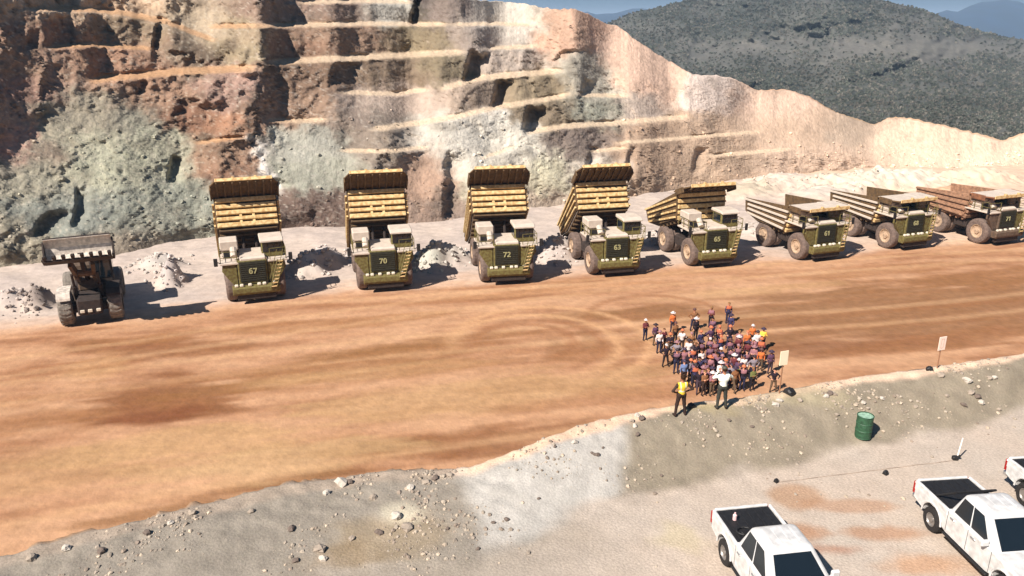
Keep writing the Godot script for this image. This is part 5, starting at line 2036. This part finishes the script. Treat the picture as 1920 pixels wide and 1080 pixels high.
func build_people() -> void:
	body_mat = vertex_mat(0.85)
	var skins := [lin(196, 142, 116), lin(176, 122, 96), lin(140, 96, 74), lin(206, 154, 130)]
	var hairs := [lin(50, 36, 28), lin(90, 62, 40), lin(30, 26, 24), lin(130, 100, 66)]
	# the two who face the crowd from the edge of the bench
	var yv := {"skin": skins[1], "shirt": lin(60, 48, 44), "sleeves": lin(66, 52, 46), "vest": lin(238, 196, 62), "trousers": lin(56, 44, 42), "hair": hairs[0], "hat": lin(50, 40, 38)}
	var p := on_bench(1275, 779, 0.4)
	person(Vector3(p.x, bench_height(p.x, p.z), p.z), PI + 0.25, 0.93, 1, yv, true, "", "person in a yellow vest and dark trousers, hands on hips, facing the crowd", "two people standing on the bench edge")
	var wv := {"skin": skins[1], "shirt": lin(238, 240, 226), "sleeves": lin(226, 228, 214), "trousers": lin(62, 62, 56), "hair": hairs[0], "hat": lin(70, 70, 60)}
	p = on_bench(1352, 766, 0.4)
	person(Vector3(p.x, bench_height(p.x, p.z), p.z), PI + 0.1, 0.97, 6, wv, true, "cap", "person in a white shirt and cap with both hands raised, facing the crowd", "two people standing on the bench edge")
	# the crowd on the pit floor: head positions in rows from the back
	var shirts := {
		"navy": lin(56, 54, 84), "purple": lin(88, 62, 84), "maroon": lin(102, 52, 54), "orange": lin(196, 108, 60), "white": lin(214, 200, 196), "pink": lin(142, 100, 106), "grey": lin(130, 122, 130), "blue": lin(104, 122, 160), "green": lin(104, 108, 66), "brown": lin(130, 90, 62), "black": lin(46, 36, 44), "yellow": lin(232, 190, 80)}
	var rows := [
		["back row", [[570, 182, "orange"], [730, 165, "brown"], [860, 142, "maroon"], [990, 115, "navy"]]],
		["second row from the back", [[365, 235, "maroon"], [440, 268, "purple"], [590, 258, "brown"], [745, 232, "black"], [870, 225, "purple"], [1005, 205, "navy"], [1170, 275, "orange"]]],
		["third row from the back", [[470, 325, "white"], [550, 345, "black"], [640, 318, "white"], [710, 330, "brown"], [855, 300, "purple"], [920, 282, "maroon"], [1000, 288, "black"], [1070, 318, "pink"], [1250, 302, "yellow"], [505, 300, "maroon"], [780, 318, "navy"], [1130, 330, "orange"], [1205, 330, "white"]]],
		["fourth row from the back", [[520, 420, "black"], [600, 402, "grey"], [690, 392, "white"], [790, 392, "maroon"], [850, 372, "purple"], [930, 360, "navy"], [1000, 385, "purple"], [1065, 362, "maroon"], [1135, 402, "maroon"], [1235, 385, "maroon"], [745, 405, "black"], [890, 400, "maroon"], [1180, 372, "black"]]],
		["fifth row from the back", [[600, 470, "black"], [655, 462, "pink"], [720, 452, "purple"], [785, 466, "white"], [850, 432, "purple"], [930, 452, "navy"], [1005, 440, "black"], [1060, 432, "purple"], [1180, 438, "pink"], [1310, 470, "purple"], [690, 492, "black"], [890, 468, "maroon"], [1125, 470, "purple"], [1235, 450, "orange"]]],
		["third row from the front", [[655, 545, "blue"], [705, 530, "grey"], [770, 530, "navy"], [850, 520, "pink"], [905, 500, "purple"], [965, 535, "pink"], [1030, 505, "maroon"], [1105, 505, "white"], [1180, 512, "grey"], [735, 545, "black"], [815, 548, "maroon"], [940, 505, "black"], [1065, 530, "purple"]]],
		["second row from the front", [[740, 575, "navy"], [800, 585, "pink"], [865, 590, "purple"], [930, 560, "white"], [1010, 565, "grey"], [1075, 575, "green"], [770, 610, "black"], [835, 605, "navy"], [970, 590, "purple"], [1040, 600, "brown"]]],
		["front row", [[810, 625, "brown"], [870, 625, "pink"], [1100, 590, "black"], [1175, 590, "green"], [1335, 602, "black"]]]]
	var nth := ["first", "second", "third", "fourth", "fifth", "sixth", "seventh", "eighth", "ninth", "tenth", "eleventh", "twelfth", "thirteenth", "fourteenth"]
	for row in rows:
		row[1].sort_custom(func(a, b): return a[0] < b[0])
		var k := 0
		for q in row[1]:
			var hx: float = 1120.0 + q[0] / 4.0
			var hy: float = 540.0 + q[1] / 4.0
			# head height 1.68 m above the floor
			var at := ground(hx, hy, 1.72)
			at.y = 0.0
			var sc := rng.randf_range(0.94, 1.05)
			var hat := ["", "cap", "hat", "helmet"][rng.randi_range(0, 3)] as String
			var c := {"skin": skins[rng.randi_range(0, 3)], "hair": hairs[rng.randi_range(0, 3)], "shirt": shirts[q[2]], "trousers": [lin(46, 44, 66), lin(60, 48, 46), lin(70, 58, 66), lin(96, 80, 66), lin(40, 34, 40)][rng.randi_range(0, 4)], "hat": [lin(206, 196, 194), lin(150, 110, 114), lin(60, 48, 66), lin(90, 60, 56), lin(52, 40, 44), lin(196, 112, 74)][rng.randi_range(0, 5)]}
			if rng.randf() < 0.45 and q[2] in ["navy", "purple", "black", "maroon"]:
				c.yoke = [lin(176, 98, 70), lin(140, 98, 106), lin(120, 88, 100)][rng.randi_range(0, 2)]
			var pose: int = [0, 0, 1, 2, 2, 3, 4, 5, 0][rng.randi_range(0, 8)]
			var toward := atan2(-at.x, -at.z) + PI
			toward = atan2(14.0 - at.x, -20.0 - at.z) if true else toward
			var hat_word: String = {"": "bareheaded", "cap": "cap", "hat": "brimmed hat", "helmet": "hard hat"}[hat]
			person(at, toward + rng.randf_range(-0.5, 0.5), sc, pose, c, false, hat, "person in %s shirt, %s, %s from left in crowd's %s" % [q[2], hat_word, nth[k], row[0]], "people gathered in a crowd on the pit floor")
			k += 1

# ---------------------------------------------------------------- signs, drum, markers, boulders
func build_small_things() -> void:
	# signs on posts at the edge of the bench
	var signs := [[1463, 722, 1470, 671, 9.1, "cream sign board on a thin post at the bench edge beside the crowd", lin(246, 232, 200)], [1757, 690, 1763, 643, 9.15, "pale pink framed sign board on a brown post at the right bench edge", lin(250, 222, 204)]]
	for s in signs:
		var p := on_bench(s[0], s[1], 0.2)
		var base := Vector3(p.x, bench_height(p.x, p.z), p.z)
		var r := ray(s[2], s[3])
		# height of the board's centre above the post's foot
		var dd := Vector2(p.x, p.z).length() / Vector2(r.x, r.z).length()
		var hc := EYE + r.y * dd - base.y
		var t := thing("sign_board", base, 0.35)
		tag(t, s[5], "sign", "sign boards along the bench edge")
		var st := make_st()
		box(st, Vector3(-0.025, -0.1, -0.02), Vector3(0.025, hc + 0.25, 0.02), 0.008)
		part("post", st, plain(col(150, 108, 80), 0.8), t)
		st = make_st()
		box(st, Vector3(-0.19, hc - 0.30, 0.023), Vector3(0.19, hc + 0.30, 0.045), 0.008)
		var bm := plain((s[6] as Color).linear_to_srgb(), 0.55)
		var board := part("board", st, bm, t)
		if s[0] > 1600:
			# thin printed frame on the board
			for q in [[-0.075, -0.2, -0.06, 0.2], [0.06, -0.2, 0.075, 0.2], [-0.059, 0.185, 0.059, 0.2], [-0.059, -0.2, 0.059, -0.185]]:
				st = make_st()
				box(st, Vector3(q[0], hc + q[1], 0.046), Vector3(q[2], hc + q[3], 0.049), 0.001)
				part("printed_frame", st, plain(col(206, 160, 140), 0.6), board)
	# green drum
	var p := on_bench(1617, 819)
	var t := thing("green_drum", Vector3(p.x, bench_height(p.x, p.z), p.z))
	tag(t, "green steel drum with a pale green lid standing on the bench", "drum")
	var st := make_st()
	lathe(st, [Vector2(0.0, 0.0), Vector2(0.285, 0.0), Vector2(0.30, 0.02), Vector2(0.29, 0.05), Vector2(0.29, 0.29), Vector2(0.305, 0.31), Vector2(0.29, 0.33), Vector2(0.29, 0.58), Vector2(0.305, 0.60), Vector2(0.29, 0.62), Vector2(0.29, 0.87), Vector2(0.305, 0.885), Vector2(0.30, 0.90), Vector2(0.275, 0.90), Vector2(0.275, 0.86)], Transform3D(), 28)
	part("drum_shell", st, plain(col(50, 92, 64), 0.6, 0.0, M.grime, 1.0), t)
	st = make_st()
	lathe(st, [Vector2(0.273, 0.84), Vector2(0.273, 0.872), Vector2(0.0, 0.872)], Transform3D(), 28)
	part("lid", st, plain(col(168, 204, 178), 0.5, 0.0, M.grime, 1.0), t)
	# black rubber marker blocks along the parking line, and a white marker post
	for q in [[1455, 904, 0.075, "black marker block at the left end of the parking line"], [1660, 889, 0.085, "black marker block on the line behind the brown stain and the ute tray"]]:
		p = ground(q[0], q[1], BENCH)
		st = make_st()
		var s: float = q[2]
		prism(st, PackedVector2Array([Vector2(-s, 0.0), Vector2(s, 0.0), Vector2(s * 0.5, s * 1.7), Vector2(-s * 0.5, s * 1.7)]), -s, s, 0.02)
		var o := part("marker_block", st, M.black, self)
		o.position = Vector3(p.x, bench_height(p.x, p.z), p.z)
		o.rotation.y = 0.5
		tag(o, q[3], "marker", "black markers on the parking line")
	p = ground(1790, 862, BENCH)
	t = thing("marker_post", Vector3(p.x, bench_height(p.x, p.z), p.z), 0.0)
	tag(t, "leaning white marker post on a black base behind the right ute", "marker post")
	st = make_st()
	box(st, Vector3(-0.10, 0.0, -0.08), Vector3(0.10, 0.16, 0.08), 0.03)
	box(st, Vector3(0.05, 0.10, -0.05), Vector3(0.19, 0.20, 0.05), 0.03)
	part("base", st, M.black, t)
	st = make_st()
	tube(st, Vector3(0.08, 0.16, 0.0), Vector3(0.17, 0.85, -0.05), 0.028, 0.022, 8)
	part("pole", st, plain(col(238, 232, 222), 0.5), t)
	# rope along the parking line
	st = make_st()
	var last := Vector3.ZERO
	for k in 25:
		var f := k / 24.0
		var g := ground(lerpf(1460, 1786, f), lerpf(905, 864, f), BENCH)
		g.y = bench_height(g.x, g.z) + 0.02 + 0.01 * sin(k * 1.7)
		if k > 0:
			tube(st, last, g, 0.009, 0.009, 5)
		last = g
	var rope := part("rope", st, plain(col(168, 150, 134), 0.9), self)
	tag(rope, "thin rope lying along the parking line between black markers", "rope")
	# dark bags on the bench edge; the first stands for a person's shadow
	for q in [[1296, 764, 0.16, "small black lump standing for the shadow of the person in the yellow vest"], [1479, 738, 0.22, "black bag lying on the bench edge beside the cream sign"], [1744, 691, 0.15, "small black bag on the bench edge below the pink sign"]]:
		p = on_bench(q[0], q[1], 0.3)
		st = make_st()
		var s: float = q[2]
		prism(st, PackedVector2Array([Vector2(-s, 0), Vector2(s, 0), Vector2(s * 0.9, s * 0.7), Vector2(s * 0.3, s * 1.1), Vector2(-s * 0.6, s * 0.9)]), -s * 0.8, s * 0.8, s * 0.25)
		tube(st, Vector3(-s * 0.3, s, -s * 0.2), Vector3(0, s * 1.3, 0.0), 0.015, 0.015, 5)
		tube(st, Vector3(0, s * 1.3, 0), Vector3(s * 0.3, s, s * 0.2), 0.015, 0.015, 5)
		var o := part("bag", st, M.black, self)
		o.position = Vector3(p.x, bench_height(p.x, p.z), p.z)
		o.rotation.y = q[0] * 0.37
		tag(o, q[3], "bag")
	# boulders on the windrow, each one a thing
	var shapes := [rock_mesh(101), rock_mesh(102), rock_mesh(103), rock_mesh(104)]
	var rm := [plain(col(206, 196, 182), 0.95, 0.0, M.grain, 1.5), plain(col(170, 156, 140), 0.95, 0.0, M.grain, 1.5), plain(col(120, 106, 96), 0.95, 0.0, M.grain, 1.5)]
	var nth := ["first", "second", "third", "fourth", "fifth", "sixth", "seventh", "eighth", "ninth", "tenth"]
	var big := [[640, 908, 0.42, 0], [655, 905, 0.25, 2], [745, 970, 0.34, 0], [762, 990, 0.40, 1], [700, 935, 0.25, 1], [548, 992, 0.25, 2], [1120, 853, 0.16, 2], [1195, 815, 0.22, 2], [1190, 800, 0.20, 0], [1185, 790, 0.2, 1], [1205, 786, 0.3, 2], [1195, 773, 0.22, 0], [1115, 853, 0.14, 2], [1455, 760, 0.30, 0], [1462, 752, 0.26, 0], [1500, 752, 0.2, 1], [1548, 742, 0.26, 0], [1556, 738, 0.22, 2], [1816, 706, 0.34, 0], [1826, 714, 0.30, 1], [1838, 716, 0.26, 2], [1846, 722, 0.24, 0], [1858, 700, 0.24, 1], [1866, 697, 0.22, 0], [1812, 733, 0.24, 2], [1778, 726, 0.18, 1], [1765, 704, 0.3, 1], [1655, 738, 0.2, 0], [1685, 730, 0.16, 1], [1620, 748, 0.18, 0], [1430, 790, 0.16, 1], [1367, 788, 0.16, 2], [275, 1000, 0.26, 2], [190, 1034, 0.24, 2], [125, 1030, 0.24, 0], [60, 1048, 0.26, 1], [320, 982, 0.22, 0], [362, 962, 0.26, 1], [470, 960, 0.24, 1], [612, 925, 0.26, 0], [800, 905, 0.3, 1], [815, 898, 0.26, 2], [845, 892, 0.24, 1], [770, 915, 0.24, 0], [555, 1052, 0.22, 2], [600, 1030, 0.3, 1], [605, 1048, 0.24, 0], [660, 1010, 0.22, 1], [710, 1000, 0.24, 2], [840, 992, 0.14, 2], [895, 1030, 0.16, 2], [925, 980, 0.14, 2], [950, 975, 0.16, 2], [1010, 935, 0.12, 2], [1110, 850, 0.12, 2], [1130, 840, 0.12, 2], [1078, 830, 0.24, 0], [1040, 838, 0.14, 2], [1210, 900, 0.14, 1], [1240, 892, 0.14, 2], [1410, 800, 0.14, 2], [1570, 770, 0.16, 1], [1720, 745, 0.16, 1], [1880, 730, 0.2, 1]]
	for q in big:
		p = on_bench(q[0], q[1], 0.35)
		var o := part_mesh("boulder", shapes[rng.randi_range(0, 3)], rm[q[3]], self)
		var s: float = q[2] * rng.randf_range(0.85, 1.1)
		o.position = Vector3(p.x, bench_height(p.x, p.z) + s * 0.14, p.z)
		o.rotation = Vector3(rng.randf_range(-0.2, 0.2), rng.randf() * TAU, rng.randf_range(-0.2, 0.2))
		o.scale = Vector3(s, s * 0.9, s * 1.2)
		var zone_name := ""
		for zn in [[420, "on the stony windrow at the bottom left corner"], [860, "on the windrow by the brown dirt patch"], [1180, "on the pale smooth mound"], [1330, "in the notch left of the yellow vest"], [1520, "beside the cream sign post"], [1700, "between the two sign boards"], [3000, "below the pink sign board"]]:
			if q[0] < zn[0]:
				zone_name = zn[1]
				break
		var tone: String = ["pale", "grey brown", "dark"][q[3]]
		var rank := 0
		for other in big:
			if other[3] == q[3] and other[0] < q[0] and zone_of(other[0]) == zone_of(q[0]):
				rank += 1
		tag(o, "%s boulder, %s from left, %s" % [tone, nth[rank], zone_name], "boulder", "boulders on the windrow")

func zone_of(px: float) -> int:
	return 0 if px < 420 else 1 if px < 860 else 2 if px < 1180 else 3 if px < 1330 else 4 if px < 1520 else 5 if px < 1700 else 6
